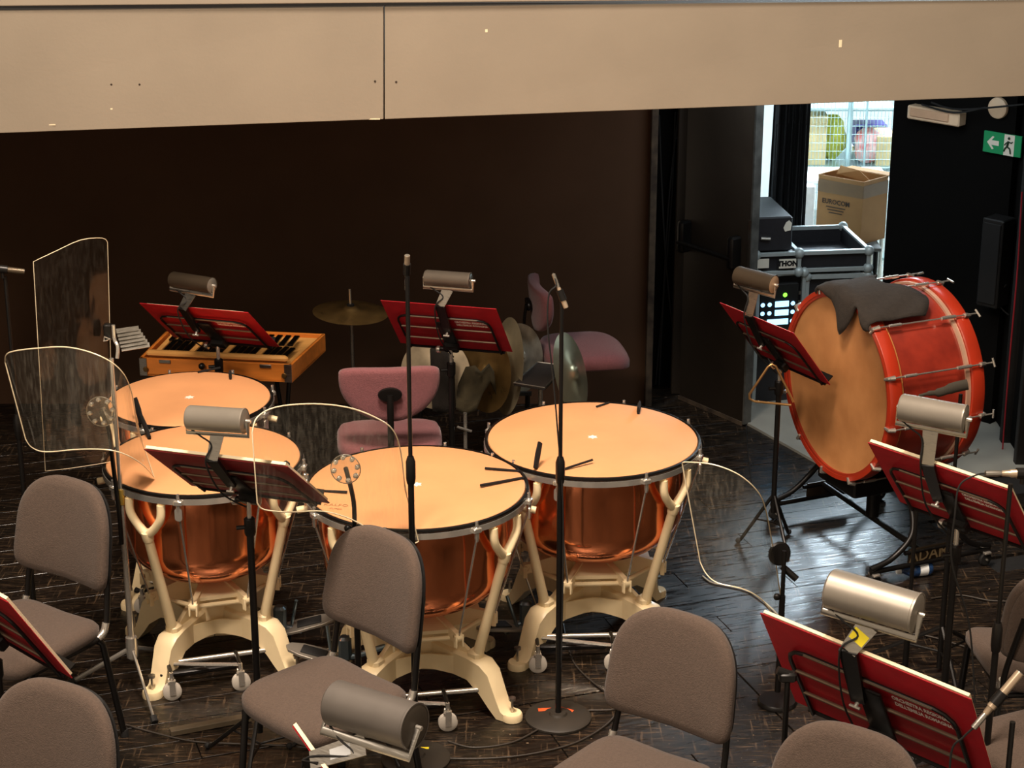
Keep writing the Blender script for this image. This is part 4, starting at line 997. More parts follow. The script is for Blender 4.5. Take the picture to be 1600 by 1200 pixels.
# ------------------------------------------------------------------ GLOCKENSPIEL
def glock():
    Y0 = 8.62
    a = at(217, 553, Y=Y0); b = at(456, 576, Y=Y0 - .10); a2 = at(217, 578, Y=Y0)
    d = (b - a); d.z = 0; W = d.length; d.normalize(); n = Vector((-d.y, d.x, 0))
    zt = (a.z + b.z) / 2; hh = .085
    o = Vector((a.x, a.y, zt))
    t = thing('glockenspiel', 'orange wooden glockenspiel in its open case on a stand, back left', 'glockenspiel', (o + d * W / 2) - Vector((0, 0, zt)))
    M = frameM(o, d, n, Vector((0, 0, 1)))
    dep = .40
    # case tapers: right side runs back further
    part('front_board', MB().box((W / 2, .008, -hh / 2), (W, .016, hh), M, ch=.002), M_orangewood, t, world=True)
    part('side_board', MB().box((.008, dep / 2, -hh / 2), (.016, dep, hh), M, ch=.002), M_orangewood, t, world=True)
    sk = M @ Vector((W, 0, 0)); e2 = at(508, 533, Y=Y0 + .35); e2.z = zt
    dd_ = (e2 - sk); ln = dd_.length; dd_.normalize()
    Ms = frameM(sk, dd_, Vector((-dd_.y, dd_.x, 0)), Vector((0, 0, 1)))
    part('side_board', MB().box((ln / 2, -.008 if Ms.to_3x3().col[1].x > 0 else .008, -hh / 2), (ln, .016, hh), Ms, ch=.002), M_orangewood, t, world=True)
    ix = (M.inverted() @ e2)
    part('back_board', MB().box((ix.x / 2, ix.y, -hh / 2), (ix.x, .016, hh), M, ch=.002), M_orangewood, t, world=True)
    part('case_bottom', MB().prism([(0, 0), (W, 0), (ix.x, ix.y), (0, dep)], -hh, -hh + .01, M), M_orangewood, t, world=True)
    part('bar_rail', MB().box((W * .50, .035, .014), (W * .93, .035, .030), M, ch=.010), M_lightwood, t, world=True, label='rounded light wooden rail')
    part('inner_bed', MB().prism([(.03, .05), (W * .97, .05), (ix.x * .97, ix.y - .03), (.03, ix.y - .03)], -.03, -.012, M), M_lightwood, t, world=True)
    nb = 20; sl = (ix.x - W) / ix.y
    for k in range(nb):
        u = (k + .6) / (nb + .2); f0 = .055 + (.0 if k % 2 else .008); L_ = .17 - .05 * u
        x0 = .05 + (W - .09) * u
        mb = MB().box((x0 + sl * u * (f0 + L_ / 2), f0 + L_ / 2 + .02, .012), (.025, L_, .009), M @ Matrix.Translation((x0 + sl * u * (f0 + L_ / 2), f0 + L_ / 2 + .02, 0)) @ Matrix.Rotation(-math.atan(sl) * u * .9, 4, 'Z') @ Matrix.Translation((-x0 - sl * u * (f0 + L_ / 2), -f0 - L_ / 2 - .02, 0)), ch=.0015)
        part('tone_bar', mb, M_steelbar if k % 5 else M_lightwood, t, world=True, sm=0)
    nb = 15
    for k in range(nb):
        u = (k + .8) / (nb + .4); x0 = .06 + (W - .12) * u
        mb = MB().box((x0 + sl * u * .27, .27, .024), (.026, .14, .009), M, ch=.0015)
        part('tone_bar', mb, M_steelbar, t, world=True, sm=0)
    for u in (.17, .83): part('clasp', MB().box((W * u, -.003, -.012), (.055, .008, .016), M, ch=.002), M_alu, t, world=True)
    for u in (.025, .975):
        part('corner_plate', MB().box((W * u, -.002, -hh / 2), (.035, .006, hh), M, ch=.001), M_alu, t, world=True)
        part('corner_stud', MB().lathe([(0, .008), (.010, .007), (.013, 0)], 14, axisM(M @ Vector((W * u + (.012 if u < .5 else -.018), -.006, -hh * .62)), M.to_3x3().col[1] * -1)), mat('aged_brass', (120, 92, 52), .4, .8), t, world=True)
    part('knob', MB().sphere(M @ Vector((W * .42, -.02, -.02)), .016, 10), M_black, t, world=True)
    # x-stand underneath
    for s_ in (.12, .88):
        for (y0, y1) in ((.04, .30), (.30, .04)):
            part('stand_leg', MB().tube([M @ Vector((W * s_, y0, -hh)), M @ Vector((W * s_, y1, -zt + .008))], .010, 8), M_black, t, world=True)
glock()

# ------------------------------------------------------------------ CYMBALS
def cymbal(name, c, nrm, r, label, group=None, m=M_brass, strap=False, wav=0):
    Mc = axisM(c, nrm); t = thing(name, label, 'cymbal', c, 0, group)
    part('bow', MB().lathe([(.004, .030), (r * .10, .030), (r * .19, .020), (r * .23, .012), (r * .6, .006), (r, -.004), (r * .99, -.0055), (r * .6, .0035), (r * .23, .009), (r * .19, .016), (r * .1, .026), (.004, .026)], 56, Mc), m, t, world=True, sm=50)
    if strap: part('strap', MB().tube(catmull([c + Mc.to_3x3().col[2] * .03, c + Mc.to_3x3().col[2] * .06 + Vector((0, 0, -.05)), c + Mc.to_3x3().col[2] * .03 + Vector((0, 0, -.09))], 5), .006, 6, flat=.4), M_blackmat, t, world=True)
    return t
c = at(548, 487, Y=9.2)
cymbal('suspended_cymbal', c, Vector((.06, -.03, 1)), .185, 'suspended bronze cymbal on a thin stand at the back')
s = thing('cymbal_stand', 'thin stand under the suspended cymbal', 'stand', (c.x, c.y, 0))
part('tilter_rod', MB().tube([c + Vector((0, 0, -.02)), (c.x - .002, c.y, c.z + .115)], .006, 8), M_chrome, s, world=True)
part('pole', MB().tube([(c.x + .004, c.y, .03), (c.x + .002, c.y, c.z - .02)], .009, 10), M_alu, s, world=True)
part('felt_washer', MB().lathe([(0, .012), (.018, .010), (.018, 0), (0, 0)], 14, Matrix.Translation(c + Vector((0, 0, .028)))), M_felt, s, world=True)
tripod(s, c.x, c.y, M_alu, r=.28, hub=.22, rot=.2)
# hand cymbals and tam-tam plates standing on edge under cloth covers
cy1 = at(680, 583, Y=9.0); cymbal('hand_cymbal', cy1, Vector((-.25, -.9, .2)), .175, 'bronze cymbal facing the camera below the left part of the bright red folder', 'hand cymbals', mat('bronze_grey', (186, 170, 142), .42, .55, var=.3, scale=9))
cy2 = at(757, 580, Y=8.95); cymbal('hand_cymbal', cy2, Vector((-.80, -.62, .12)), .20, 'olive bronze cymbal turned sideways below the middle of the bright red folder', 'hand cymbals')
cy3 = at(792, 572, Y=9.0); cymbal('hand_cymbal', cy3, Vector((-.93, -.28, .14)), .235, 'tall bronze cymbal at the right end of the bright red folder', 'hand cymbals', mat('bronze_pale', (206, 192, 158), .36, .6, var=.2, scale=7), strap=True)
cy4 = at(812, 560, Y=9.12); cymbal('hand_cymbal', cy4, Vector((.72, -.66, .2)), .17, 'dull grey cymbal leaning behind the tall one', 'hand cymbals', mat('grey_bronze', (150, 144, 126), .5, .4, var=.3, scale=14))
cy5 = at(893, 583, Y=8.75); cymbal('hand_cymbal', cy5, Vector((.90, -.32, .30)), .195, 'pale cymbal standing edge-on behind the right timpani', 'hand cymbals', mat('pale_bronze', (214, 206, 170), .3, .9, var=.1, scale=6))
def drape(pts, label, m):
    vs = []; fs = []; n = len(pts); rows = 8
    for i, (a, b) in enumerate(pts):
        for j in range(rows + 1):
            p_ = a.lerp(b, j / rows); p_ = p_ + Vector((0, .018 * math.sin(i * 1.9 + j * .7), 0)); vs.append(p_)
    for i in range(n - 1):
        for j in range(rows): q_ = i * (rows + 1) + j; fs.append((q_, q_ + 1, q_ + rows + 2, q_ + rows + 1))
    solo('cloth_cover', MB().add(vs, fs), m, label, 'cloth', solid=.006, sm=80)
drape([(at(716, 600, Y=8.82), at(712, 636, Y=8.80)), (at(728, 575, Y=8.80), at(728, 652, Y=8.80)), (at(742, 570, Y=8.78), at(745, 640, Y=8.80)), (at(752, 580, Y=8.80), at(755, 612, Y=8.82)), (at(764, 570, Y=8.80), at(766, 598, Y=8.82)), (at(772, 580, Y=8.82), at(776, 620, Y=8.85))], 'olive cloth cover hanging from the cymbals behind the red folder', M_olive)
drape([(at(672, 545, Y=8.86), at(676, 640, Y=8.86)), (at(684, 540, Y=8.84), at(688, 648, Y=8.86)), (at(697, 545, Y=8.86), at(702, 644, Y=8.86)), (at(708, 560, Y=8.9), at(712, 638, Y=8.9))], 'dark grey cloth hanging beside the music stand pole at the cymbals', M_cloth)
# rack holding the cymbals
rk = thing('cymbal_rack', 'dark rack carrying the hand cymbals behind the music stand', 'rack', (cy2.x, 9.05, 0))
za = cy2.z - .16
part('top_rail', MB().tube([(cy1.x - .1, 9.08, za), (cy3.x + .12, 9.08, za)], .012, 8), M_black, rk, world=True)
for xx in (cy1.x - .08, cy3.x + .10):
    part('upright', MB().tube([(xx, 9.08, .02), (xx, 9.08, za)], .012, 8), M_black, rk, world=True)
    part('foot_bar', MB().box((xx, 9.05, .012), (.03, .4, .024), ch=.004), M_black, rk, world=True)
# pale bowl and short chrome stand beside the mauve stool
q = at(727, 672, Y=8.5)
s = thing('small_chrome_stand', 'short chrome stand between the mauve stool and the right timpani', 'stand', (q.x, q.y, 0))
part('pole', MB().tube([(q.x, q.y, .02), (q.x, q.y, at(726, 645, Y=8.5).z)], .009, 10), M_chrome, s, world=True)
part('wing_nut', MB().tube([at(714, 667, Y=8.48), at(737, 674, Y=8.48)], .006, 6), M_chrome, s, world=True)
tripod(s, q.x, q.y, M_chrome, r=.2, hub=.18, rot=.3)
# black tray table
ta = [at(803, 598, Y=8.75), at(851, 607, Y=8.68), at(884, 575, Y=9.0), at(840, 564, Y=9.05)]
zt = sum(p_.z for p_ in ta) / 4
tr = thing('tray_table', 'black percussion tray table under the side stool', 'table', (sum(p_.x for p_ in ta) / 4, sum(p_.y for p_ in ta) / 4, 0))
part('tray_top', MB().prism([(p_.x, p_.y) for p_ in ta], zt - .012, zt), mat('tray_felt', (40, 32, 28), .9), tr, world=True, bevel=.002)
part('tray_rim', MB().tube([(p_.x, p_.y, zt) for p_ in ta], .005, 6, closed=True), M_alu, tr, world=True)
part('pole', MB().tube([(tr.location.x, tr.location.y, .1), (tr.location.x, tr.location.y, zt - .01)], .011, 10), M_chrome, tr, world=True)
tripod(tr, tr.location.x, tr.location.y, M_black, r=.25, hub=.2, rot=.1)

# ------------------------------------------------------------------ BASS DRUM
def bass_drum():
    near = at(1308, 602, Y=8.15); phi = R_(66)
    a = Vector((math.sin(phi), math.cos(phi), 0)); L = .455; Rr = .405
    s_ = Vector((math.cos(phi), -math.sin(phi), 0)); up = Vector((0, 0, 1))
    t = thing('bass_drum', 'big red orchestral bass drum with a tan skin, at the right', 'drum', (near.x + a.x * L / 2, near.y + a.y * L / 2, near.z - Rr))
    M = frameM(near, s_, up, a) if s_.cross(up).dot(a) > 0 else frameM(near, -s_, up, a)
    sh = part('shell', MB().lathe([(Rr - .018, .03), (Rr - .006, .03), (Rr - .006, L - .03), (Rr - .018, L - .03)], 96, M, closed=True), M_drumred, t, world=True)
    for z0, z1 in ((-.012, .050), (L - .050, L + .012)):
        part('hoop', MB().lathe([(Rr - .004, z0), (Rr + .016, z0), (Rr + .018, z0 + .004), (Rr + .018, z1 - .004), (Rr + .016, z1), (Rr - .004, z1)], 96, M, closed=True), M_hoopred, t, world=True)
    part('gilt_line', MB().lathe([(Rr - .005, .052), (Rr + .004, .052), (Rr + .004, .064), (Rr - .005, .064)], 96, M, closed=True), M_gold, t, world=True)
    part('pale_line', MB().lathe([(Rr - .005, L - .072), (Rr + .006, L - .072), (Rr + .006, L - .052), (Rr - .005, L - .052)], 96, M, closed=True), mat('silver_line', (216, 178, 150), .35, .4), t, world=True)
    part('drum_skin_front', MB().lathe([(0, .004), (Rr * .6, .004), (Rr - .012, .002), (Rr - .004, -.004), (Rr - .002, .01)], 96, M), M_skin2, t, world=True, label='tan calf skin head').name = 'drum_head'
    part('drum_head', MB().lathe([(0, L - .004), (Rr - .004, L - .002)], 96, M), M_skin2, t, world=True)
    part('flesh_ring', MB().lathe([(Rr - .016, -.008), (Rr - .002, -.010), (Rr - .002, .0), (Rr - .016, .002)], 96, M, closed=True), mat('red_edge', (150, 44, 24), .4), t, world=True)
    for k in range(12):
        an = 2 * PI * (k + .28) / 12
        def P(r, an_, z): return M @ Vector((r * math.cos(an_), r * math.sin(an_), z))
        rod = part('tension_rod', MB().tube([P(Rr + .030, an, -.015), P(Rr + .030, an, L + .05)], .0038, 8), M_chrome, t, world=True)
        for z_ in (.0, L):
            hk = MB()
            hk.tube([P(Rr + .030, an, z_ + (.012 if z_ == 0 else -.012)), P(Rr + .024, an, z_ + (-.016 if z_ == 0 else .016)), P(Rr - .002, an, z_ + (-.018 if z_ == 0 else .018))], [.011, .009, .006], 8)
            part('claw_hook', hk, M_chrome, rod, world=True)
        part('turnbuckle', MB().tube([P(Rr + .030, an, .06), P(Rr + .030, an, .12)], .0075, 10), M_chrome, rod, world=True)
        part('turnbuckle', MB().tube([P(Rr + .030, an, L - .13), P(Rr + .030, an, L - .06)], .0085, 10), M_chrome, rod, world=True)
        d_ = P(Rr + .03, an + .05, L + .055) - P(Rr + .03, an - .05, L + .055)
        part('t_handle', MB().tube([P(Rr + .03, an - .045, L + .055), P(Rr + .03, an + .045, L + .06)], .005, 8), M_chrome, rod, world=True)
    # cradle stand
    st = thing('drum_cradle', 'black wheeled steel cradle carrying the bass drum', 'stand', (near.x + a.x * L / 2, near.y + a.y * L / 2, 0))
    cc = near + a * (L / 2); zc = near.z
    def Q(u, v, z): return Vector((cc.x, cc.y, 0)) + s_ * u + a * v + up * z   # u along drum width, v along its axis
    nm = s_.cross(up)
    for u in (-.42, .40):
        part('foot_rail', MB().tube([Q(u, -.27, .075), Q(u, .35, .075)], .012, 10), M_black, st, world=True)
        part('upper_rail', MB().tube([Q(u, -.10, .135), Q(u, .20, .135)], .010, 10), M_black, st, world=True)
        for (v0, v1, v2, v3) in ((-.27, -.16, -.06, -.03), (.35, .24, .16, .13)):
            part('curved_leg', MB().tube(catmull([Q(u, v0, .090), Q(u, v1, .125), Q(u * .97, v2, .215), Q(u * .80, v3, .33), Q(u * .66, v3, .40)], 6), .013, 12), M_black, st, world=True)
        an = a * 1.0; nrm_ = an.cross(up)
        if nrm_.y > 0: nrm_ = -nrm_
        pl = part('name_plate', MB().box((0, 0, 0), (.24, .075, .012), frameM(Q(u, .04, .112), up.cross(nrm_), up, nrm_), ch=.003), mat('bronze_plate', (56, 46, 34), .35, .7), st, world=True)
        if u > 0: text('ADAMS', .072, frameM(Q(u, .04, .112) + nrm_ * .008, up.cross(nrm_), up, nrm_), mat('raised_letter', (150, 130, 98), .35, .6), pl, bold=.001)
        for v in (-.25, .33):
            w1 = part('castor_wheel', MB().lathe([(0, -.012), (.026, -.012), (.032, -.006), (.032, .006), (.026, .012), (0, .012)], 20, frameM(Q(u, v, .032), up, a, up.cross(a))), M_rubber, st, world=True)
            part('castor_fork', MB().box((0, 0, 0), (.05, .035, .012), frameM(Q(u, v, .064), s_, a, up), ch=.003).tube([Q(u - .02, v, .032), Q(u + .02, v, .032)], .005, 8), M_chrome, w1, world=True)
        part('cradle_pad', MB().box((0, 0, 0), (.05, .26, .05), frameM(Q(u * .66, .05, .425), s_, a, up) @ Matrix.Rotation(-.6 if u > 0 else .6, 4, 'Y'), ch=.01), M_rubber, st, world=True)
    part('centre_box', MB().box((0, 0, 0), (.30, .40, .075), frameM(Q(-.04, .02, .325), s_, a, up), ch=.008), M_black, st, world=True)
    part('cross_beam', MB().tube([Q(-.40, .0, .14), Q(.38, .0, .12)], .013, 10), M_black, st, world=True)
    part('cross_beam', MB().tube([Q(-.27, .04, .34), Q(.26, .04, .34)], .014, 10), M_black, st, world=True)
    part('swivel_joint', MB().lathe([(0, .30), (.05, .30), (.05, .26), (.03, .25), (.03, .14), (0, .14)], 20, Matrix.Translation(Q(0, .0, 0))), M_black, st, world=True)
    return M, Rr, L, near, a, s_
BM, BR, BL, Bn, Ba, Bs = bass_drum()
# front legs reaching towards the camera under the wide folder
# dark cloth on the drum
def drum_cloth():
    vs = []; fs = []; nu, nv = 26, 14
    def P(an, z, lift=0.0, hang=0.0):
        p_ = BM @ Vector(((BR + .030 + lift) * math.cos(an), (BR + .030 + lift) * math.sin(an), z)); p_.z -= hang; return p_
    sgx = 1 if (BM.to_3x3() @ Vector((1, 0, 0))).y < 0 else -1     # which angular side faces the camera
    for i in range(nu + 1):
        u = i / nu
        an = PI / 2 + (.62 - u * 1.0) * (-sgx)
        back = .25 + .06 * math.sin(u * 7)                     # how far it reaches along the shell
        hang = (.03 + .17 * max(0, 1 - abs(u - .52) / .22)) + .02 * math.sin(u * 19)
        for j in range(nv + 1):
            w_ = j / nv
            if w_ < .55:
                z_ = back * (1 - w_ / .55) - .022 * (w_ / .55); p_ = P(an, z_, .006 + .010 * abs(math.sin(u * 11 + w_ * 9)))
            else:
                h_ = (w_ - .55) / .45 * hang; p_ = P(an, -.022 - .012 * math.sin((w_ - .55) * 6) - .010 * math.sin(u * 16), .004, 0); p_ = p_ - Vector((0, 0, h_))
            vs.append(p_)
    for i in range(nu):
        for j in range(nv): q_ = i * (nv + 1) + j; fs.append((q_, q_ + 1, q_ + nv + 2, q_ + nv + 1))
    solo('drum_cloth', MB().add(vs, fs), M_cloth, 'dark brown cloth thrown over the top of the bass drum', 'cloth', solid=.008, sm=80)
drum_cloth()
# triangle on the music stand pole
c3 = [at(1203, 567, Y=8.12), at(1170, 618, Y=8.12), at(1174, 627, Y=8.12), at(1236, 634, Y=8.12)]
tri = thing('triangle', 'bronze triangle hanging from the music stand pole beside the bass drum', 'triangle', at(1203, 634, Y=8.12))
pts = [at(1240, 628, Y=8.12), at(1212, 572, Y=8.12), at(1206, 569, Y=8.12), at(1200, 573, Y=8.12), at(1171, 616, Y=8.12), at(1171, 623, Y=8.12), at(1178, 627, Y=8.12), at(1236, 633, Y=8.12)]
part('bent_rod', MB().tube(pts, .0055, 10), M_triangle, tri, world=True)
part('hanger', MB().tube([at(1206, 569, Y=8.12), at(1200, 560, Y=8.13)], .002, 5), M_blackmat, tri, world=True)

# ------------------------------------------------------------------ FLIGHT CASES AND SIDE ROOM GOODS
def case_frame(t, M, W, D_, H_, e=.022, open_=False, corners=True):
    al = MB()
    for (x, y) in ((0, 0), (W, 0), (W, D_), (0, D_)): al.box((x, y, H_ / 2), (e, e, H_), M)
    for z in (0, H_):
        for y in (0, D_): al.box((W / 2, y, z), (W, e, e), M)
        for x in (0, W): al.box((x, D_ / 2, z), (e, D_, e), M)
    part('aluminium_edging', al, mat('bright_aluminium', (176, 186, 186), .42, .25, var=.06), t, world=True, sm=0, bevel=.002)
    if corners:
        for (x, y, z) in ((0, 0, 0), (W, 0, 0), (0, 0, H_), (W, 0, H_), (W, D_, H_), (0, D_, H_)):
            part('ball_corner', MB().sphere(M @ Vector((x, y, z)), .028, 12), mat('bright_aluminium', (176, 186, 186), .42, .25), t, world=True)
def cabinet(px0, px1, ytop, ybot, Y, yaw, D_, name, label, cat, edging=True, body=True, kind=None):
    a = at(px0, ybot, Y=Y); b = at(px1, ybot, Y=Y + math.tan(yaw) * 0); top = at(px0, ytop, Y=Y)
    W = (b.x - a.x) / math.cos(yaw); H_ = top.z - a.z
    M = frameM(a, Vector((math.cos(yaw), math.sin(yaw), 0)), Vector((-math.sin(yaw), math.cos(yaw), 0)), Vector((0, 0, 1)))
    t = thing(name, label, cat, a)
    return t, M, W, H_
# rack with lit screens
t, M, W, H_ = cabinet(1176, 1248, 430, 640, 10.05, .22, .45, 'equipment_rack', 'equipment rack with lit blue displays behind the music stand', 'rack')
Hr = H_
part('rack_body', MB().box((W / 2, .26, H_ / 2), (W - .01, .46, H_ - .01), M), M_case, t, world=True, sm=0)
case_frame(t, M, W, .48, H_, .02)
sc_h = H_
z0 = H_ - .07
part('screen_panel', MB().box((W / 2 - .01, .0, H_ * .68), (W * .84, .03, H_ * .50), M, ch=.004), M_blackmat, t, world=True, sm=0)
for k, v in enumerate((.785, .722, .655)):
    sm_ = MB()
    part('display', sm_.box((W * .52 if k < 2 else W * .44, -.018, H_ * v), (W * (.30 if k < 2 else .46), .004, H_ * .042), M, ch=.001), M_blueled, t, world=True, sm=0)
    for u in (.10, .25, .76):
        part('indicator', MB().lathe([(0, .003), (.010, .002), (.012, 0)], 10, axisM(M @ Vector((W * u, -.018, H_ * v)), M.to_3x3().col[1] * -1)), M_blueled, t, world=True)
part('green_lamp', MB().lathe([(0, .004), (.010, .003), (.012, 0)], 12, axisM(M @ Vector((W * .58, -.018, H_ * .85)), M.to_3x3().col[1] * -1)), M_greenled, t, world=True)
for k in range(5): part('rack_bolt', MB().box((W * .9, -.018, H_ * (.86 - .07 * k)), (.012, .004, .02), M), M_alu, t, world=True, sm=0)
# case lid with lettering on top of the rack
t, M, W, H_ = cabinet(1180, 1249, 402, 431, 10.05, .16, .45, 'flight_case', 'aluminium edged flight case lid with a white name label on the rack', 'case')
M = Matrix.Translation((0, 0, .012)) @ M
part('case_body', MB().box((W / 2, .24, H_ / 2), (W, .46, H_), M), M_case, t, world=True, sm=0)
case_frame(t, M, W, .46, H_, .02)
part('label_plate', MB().box((W * .72, -.012, H_ * .50), (.092, .004, .050), M), M_signwhite, t, world=True, sm=0)
mx = M.to_3x3(); fr = Vector(mx.col[1]) * -1
text('THON', .037, frameM(M @ Vector((W * .72, -.0155, H_ * .50)), Vector(mx.col[0]), Vector((0, 0, 1)), fr), M_blackmat, t, bold=.0025)
part('label_plate', MB().box((W * .14, -.012, H_ * .56), (.07, .004, .05), M), M_signwhite, t, world=True, sm=0)
# black box with handle
t, M, W, H_ = cabinet(1176, 1238, 344, 398, 10.08, .14, .42, 'amplifier_box', 'black box with a silver handle standing on the flight case', 'case')
M = Matrix.Translation((0, 0, .012)) @ M
part('box_body', MB().box((W / 2, .22, H_ / 2), (W, .44, H_), M, ch=.008), M_case, t, world=True, sm=0)
part('side_handle', MB().tube([M @ Vector((W * .18, -.012, H_ * .42)), M @ Vector((W * .42, -.014, H_ * .40))], .008, 8), M_alu, t, world=True)
part('sticker', MB().prism([(.0, .0), (.03, .006), (.035, .045), (.02, .06), (.004, .05), (-.01, .02)], 0, .002, frameM(M @ Vector((W * .80, -.003, H_ * .58)), Vector(M.to_3x3().col[0]), Vector((0, 0, 1)), Vector(M.to_3x3().col[1]) * -1)), M_signwhite, t, world=True)
# open tray lid on a second case
t, M, W, H_ = cabinet(1250, 1345, 432, 640, 10.12, .10, .46, 'flight_case', 'taller aluminium edged case behind the bass drum', 'case')
H2 = H_
part('case_body', MB().box((W / 2, .24, H_ / 2), (W, .46, H_), M), M_case, t, world=True, sm=0)
case_frame(t, M, W, .46, H_, .026)
part('dish', MB().box((W * .35, -.010, H_ * .90), (.12, .006, .05), M), M_alu, t, world=True, sm=0)
t, M, W, H_ = cabinet(1246, 1358, 401, 428, 10.10, .12, .50, 'open_case_lid', 'open aluminium edged tray lid lying on the taller case', 'case')
M = Matrix.Translation((0, 0, .02)) @ M
wl_ = MB().box((W / 2, .012, H_ / 2), (W, .012, H_), M).box((W / 2, .50, H_ / 2), (W, .012, H_), M).box((0.006, .25, H_ / 2), (.012, .5, H_), M).box((W - .006, .25, H_ / 2), (.012, .5, H_), M).box((W / 2, .25, .008), (W, .5, .012), M)
part('tray_walls', wl_, M_case, t, world=True, sm=0)
case_frame(t, M, W, .50, H_, .022)
# trolley and cardboard box
t, M, W, H_ = cabinet(1272, 1376, 384, 388, 11.1, -.02, .45, 'flat_trolley', 'dark flat trolley under the big cardboard box', 'trolley')
zb = (M @ Vector((0, 0, 0))).z
part('deck', MB().box((W / 2, .20, 0), (W, .46, .022), M, ch=.003), mat('grey_deck', (110, 110, 106), .6), t, world=True)
for (u, v) in ((.06, .03), (.94, .03), (.06, .38), (.94, .38)): part('post', MB().tube([M @ Vector((W * u, v, -.01)), M @ Vector((W * u, v, -zb + .05))], .016, 10), M_black, t, world=True)
part('lower_shelf', MB().box((W / 2, .20, -zb + .12), (W, .42, .02), M), M_black, t, world=True, sm=0)
for (u, v) in ((.06, .03), (.94, .03), (.06, .38), (.94, .38)): part('wheel', MB().lathe([(0, -.012), (.03, -.012), (.035, 0), (.03, .012), (0, .012)], 16, frameM(M @ Vector((W * u, v, -zb + .036)), Vector((0, 0, 1)), Vector((0, 1, 0)), Vector((1, 0, 0)))), M_rubber, t, world=True)
c0 = at(1344, 380, Y=11.12); zt_ = zb + .012
bx = thing('cardboard_box', 'large brown open cardboard box with printed lettering, in the bright doorway', 'box', (c0.x, c0.y, zt_))
# plan: front-left face from left corner to near corner, right face receding
L0 = at(1274, 372, Y=11.32); Rr_ = at(1382, 372, Y=11.28); c0.z = L0.z = Rr_.z = zt_
bk_ = L0 + Rr_ - c0; Hb = .375
def wall_(a, b, h, name='side_panel', m=M_card, z=0, off=0.0):
    d_ = (b - a).normalized(); n_ = Vector((d_.y, -d_.x, 0)) * off; th = Vector((-d_.y, d_.x, 0)) * .006
    q = [a + n_ + Vector((0, 0, z)), b + n_ + Vector((0, 0, z)), b + n_ + Vector((0, 0, z + h)), a + n_ + Vector((0, 0, z + h))]
    return part(name, MB().add(q + [x_ + th for x_ in q], [(0, 1, 2, 3), (7, 6, 5, 4), (0, 4, 5, 1), (1, 5, 6, 2), (2, 6, 7, 3), (3, 7, 4, 0)]), m, bx, world=True, sm=0)
wall_(L0, c0, Hb); wall_(c0, Rr_, Hb); wall_(Rr_, bk_, Hb); wall_(bk_, L0, Hb)
wall_(L0, c0, .075, 'tape_band', M_tape, Hb - .10, .002); wall_(c0, Rr_, .075, 'tape_band', M_tape, Hb - .10, .002)
part('box_floor', MB().prism([(p_.x, p_.y) for p_ in (c0, Rr_, bk_, L0)], zt_ + .004, zt_ + .01), M_card, bx, world=True, sm=0)
for (a, b, dx) in ((L0, bk_, (.02, .10, -.08)), (bk_, Rr_, (.06, .05, .0))):
    q = [a + Vector((0, 0, Hb)), b + Vector((0, 0, Hb)), b + Vector((dx[0], dx[1], Hb + dx[2])), a + Vector((dx[0], dx[1], Hb + dx[2]))]
    part('flap', MB().add(q, [(0, 1, 2, 3)]), M_card, bx, world=True, solid=.005, sm=0)
q = [bk_.lerp(L0, .3) + Vector((0, -.02, Hb - .02)), c0.lerp(Rr_, .4) + Vector((0, .05, Hb - .03)), c0.lerp(Rr_, .3) + Vector((-.05, .12, Hb + .03)), bk_.lerp(L0, .4) + Vector((.04, .0, Hb + .03))]
part('flap', MB().add(q, [(0, 1, 2, 3)]), M_card, bx, world=True, solid=.005, sm=0)
fd = (c0 - L0).normalized(); fn = Vector((fd.y, -fd.x, 0))
text('EUROCOM', .040, frameM(L0.lerp(c0, .42) + Vector((0, 0, Hb * .60)) + fn * .003, fd, Vector((0, 0, 1)), fn), M_ink, bx, bold=.001, xs=.95)
for i in range(3): part('print_line', MB().box((0, 0, 0), (.13 - .02 * i, .006, .001), frameM(L0.lerp(c0, .42) + Vector((0, 0, Hb * (.52 - .045 * i))) + fn * .003, fd, Vector((0, 0, 1)), fn)), M_ink, bx, world=True, sm=0)
part('paper_tape', MB().box((0, 0, 0), (.025, .06, .001), frameM(L0.lerp(c0, .52) + Vector((0, 0, .032)) + fn * .003, fd, Vector((0, 0, 1)), fn)), M_tape, bx, world=True, sm=0)
# mesh cage with goods behind
cg = thing('mesh_cage', 'tall zinc wire mesh cage trolley in the bright side room', 'cage', at(1325, 300, Y=12.6) * 1.0)
ca, cb_ = at(1262, 262, Y=12.7), at(1400, 262, Y=12.7)
zc0 = 0.1; zc1 = 2.0
for px in (1258, 1326, 1352, 1398):
    x = at(px, 220, Y=12.45).x
    part('post', MB().tube([(x, 12.45, zc0), (x, 12.45, zc1)], .016 if px == 1326 else .008, 8), M_greymesh, cg, world=True)
x0_, x1_ = at(1258, 220, Y=12.45).x, at(1398, 220, Y=12.45).x
wm = MB()
for k in range(26): xx = x0_ + (x1_ - x0_) * k / 25; wm.tube([(xx, 12.46, zc0), (xx, 12.46, zc1)], .0018, 4)
for k in range(36): zz = zc0 + (zc1 - zc0) * k / 35; wm.tube([(x0_, 12.46, zz), (x1_, 12.46, zz)], .0018, 4)
o_ = part('wire_mesh', wm, M_greymesh, cg, world=True, kind='stuff')
for z_ in (.15, at(1300, 262, Y=12.5).z, at(1300, 168, Y=12.5).z):
    part('shelf', MB().box(((x0_ + x1_) / 2, 12.78, z_ - .01), (x1_ - x0_, .6, .02)), M_greymesh, cg, world=True, sm=0)
zs = at(1300, 262, Y=12.5).z
q = at(1272, 262, Y=12.6)
e = thing('shelf_carton', 'pale cardboard carton at the left of the mesh cage', 'box', (q.x, 12.7, zs))
part('carton_body', MB().box((q.x, 12.72, zs + .15), (.13, .3, .30), ch=.003), M_card2, e, world=True, sm=0)
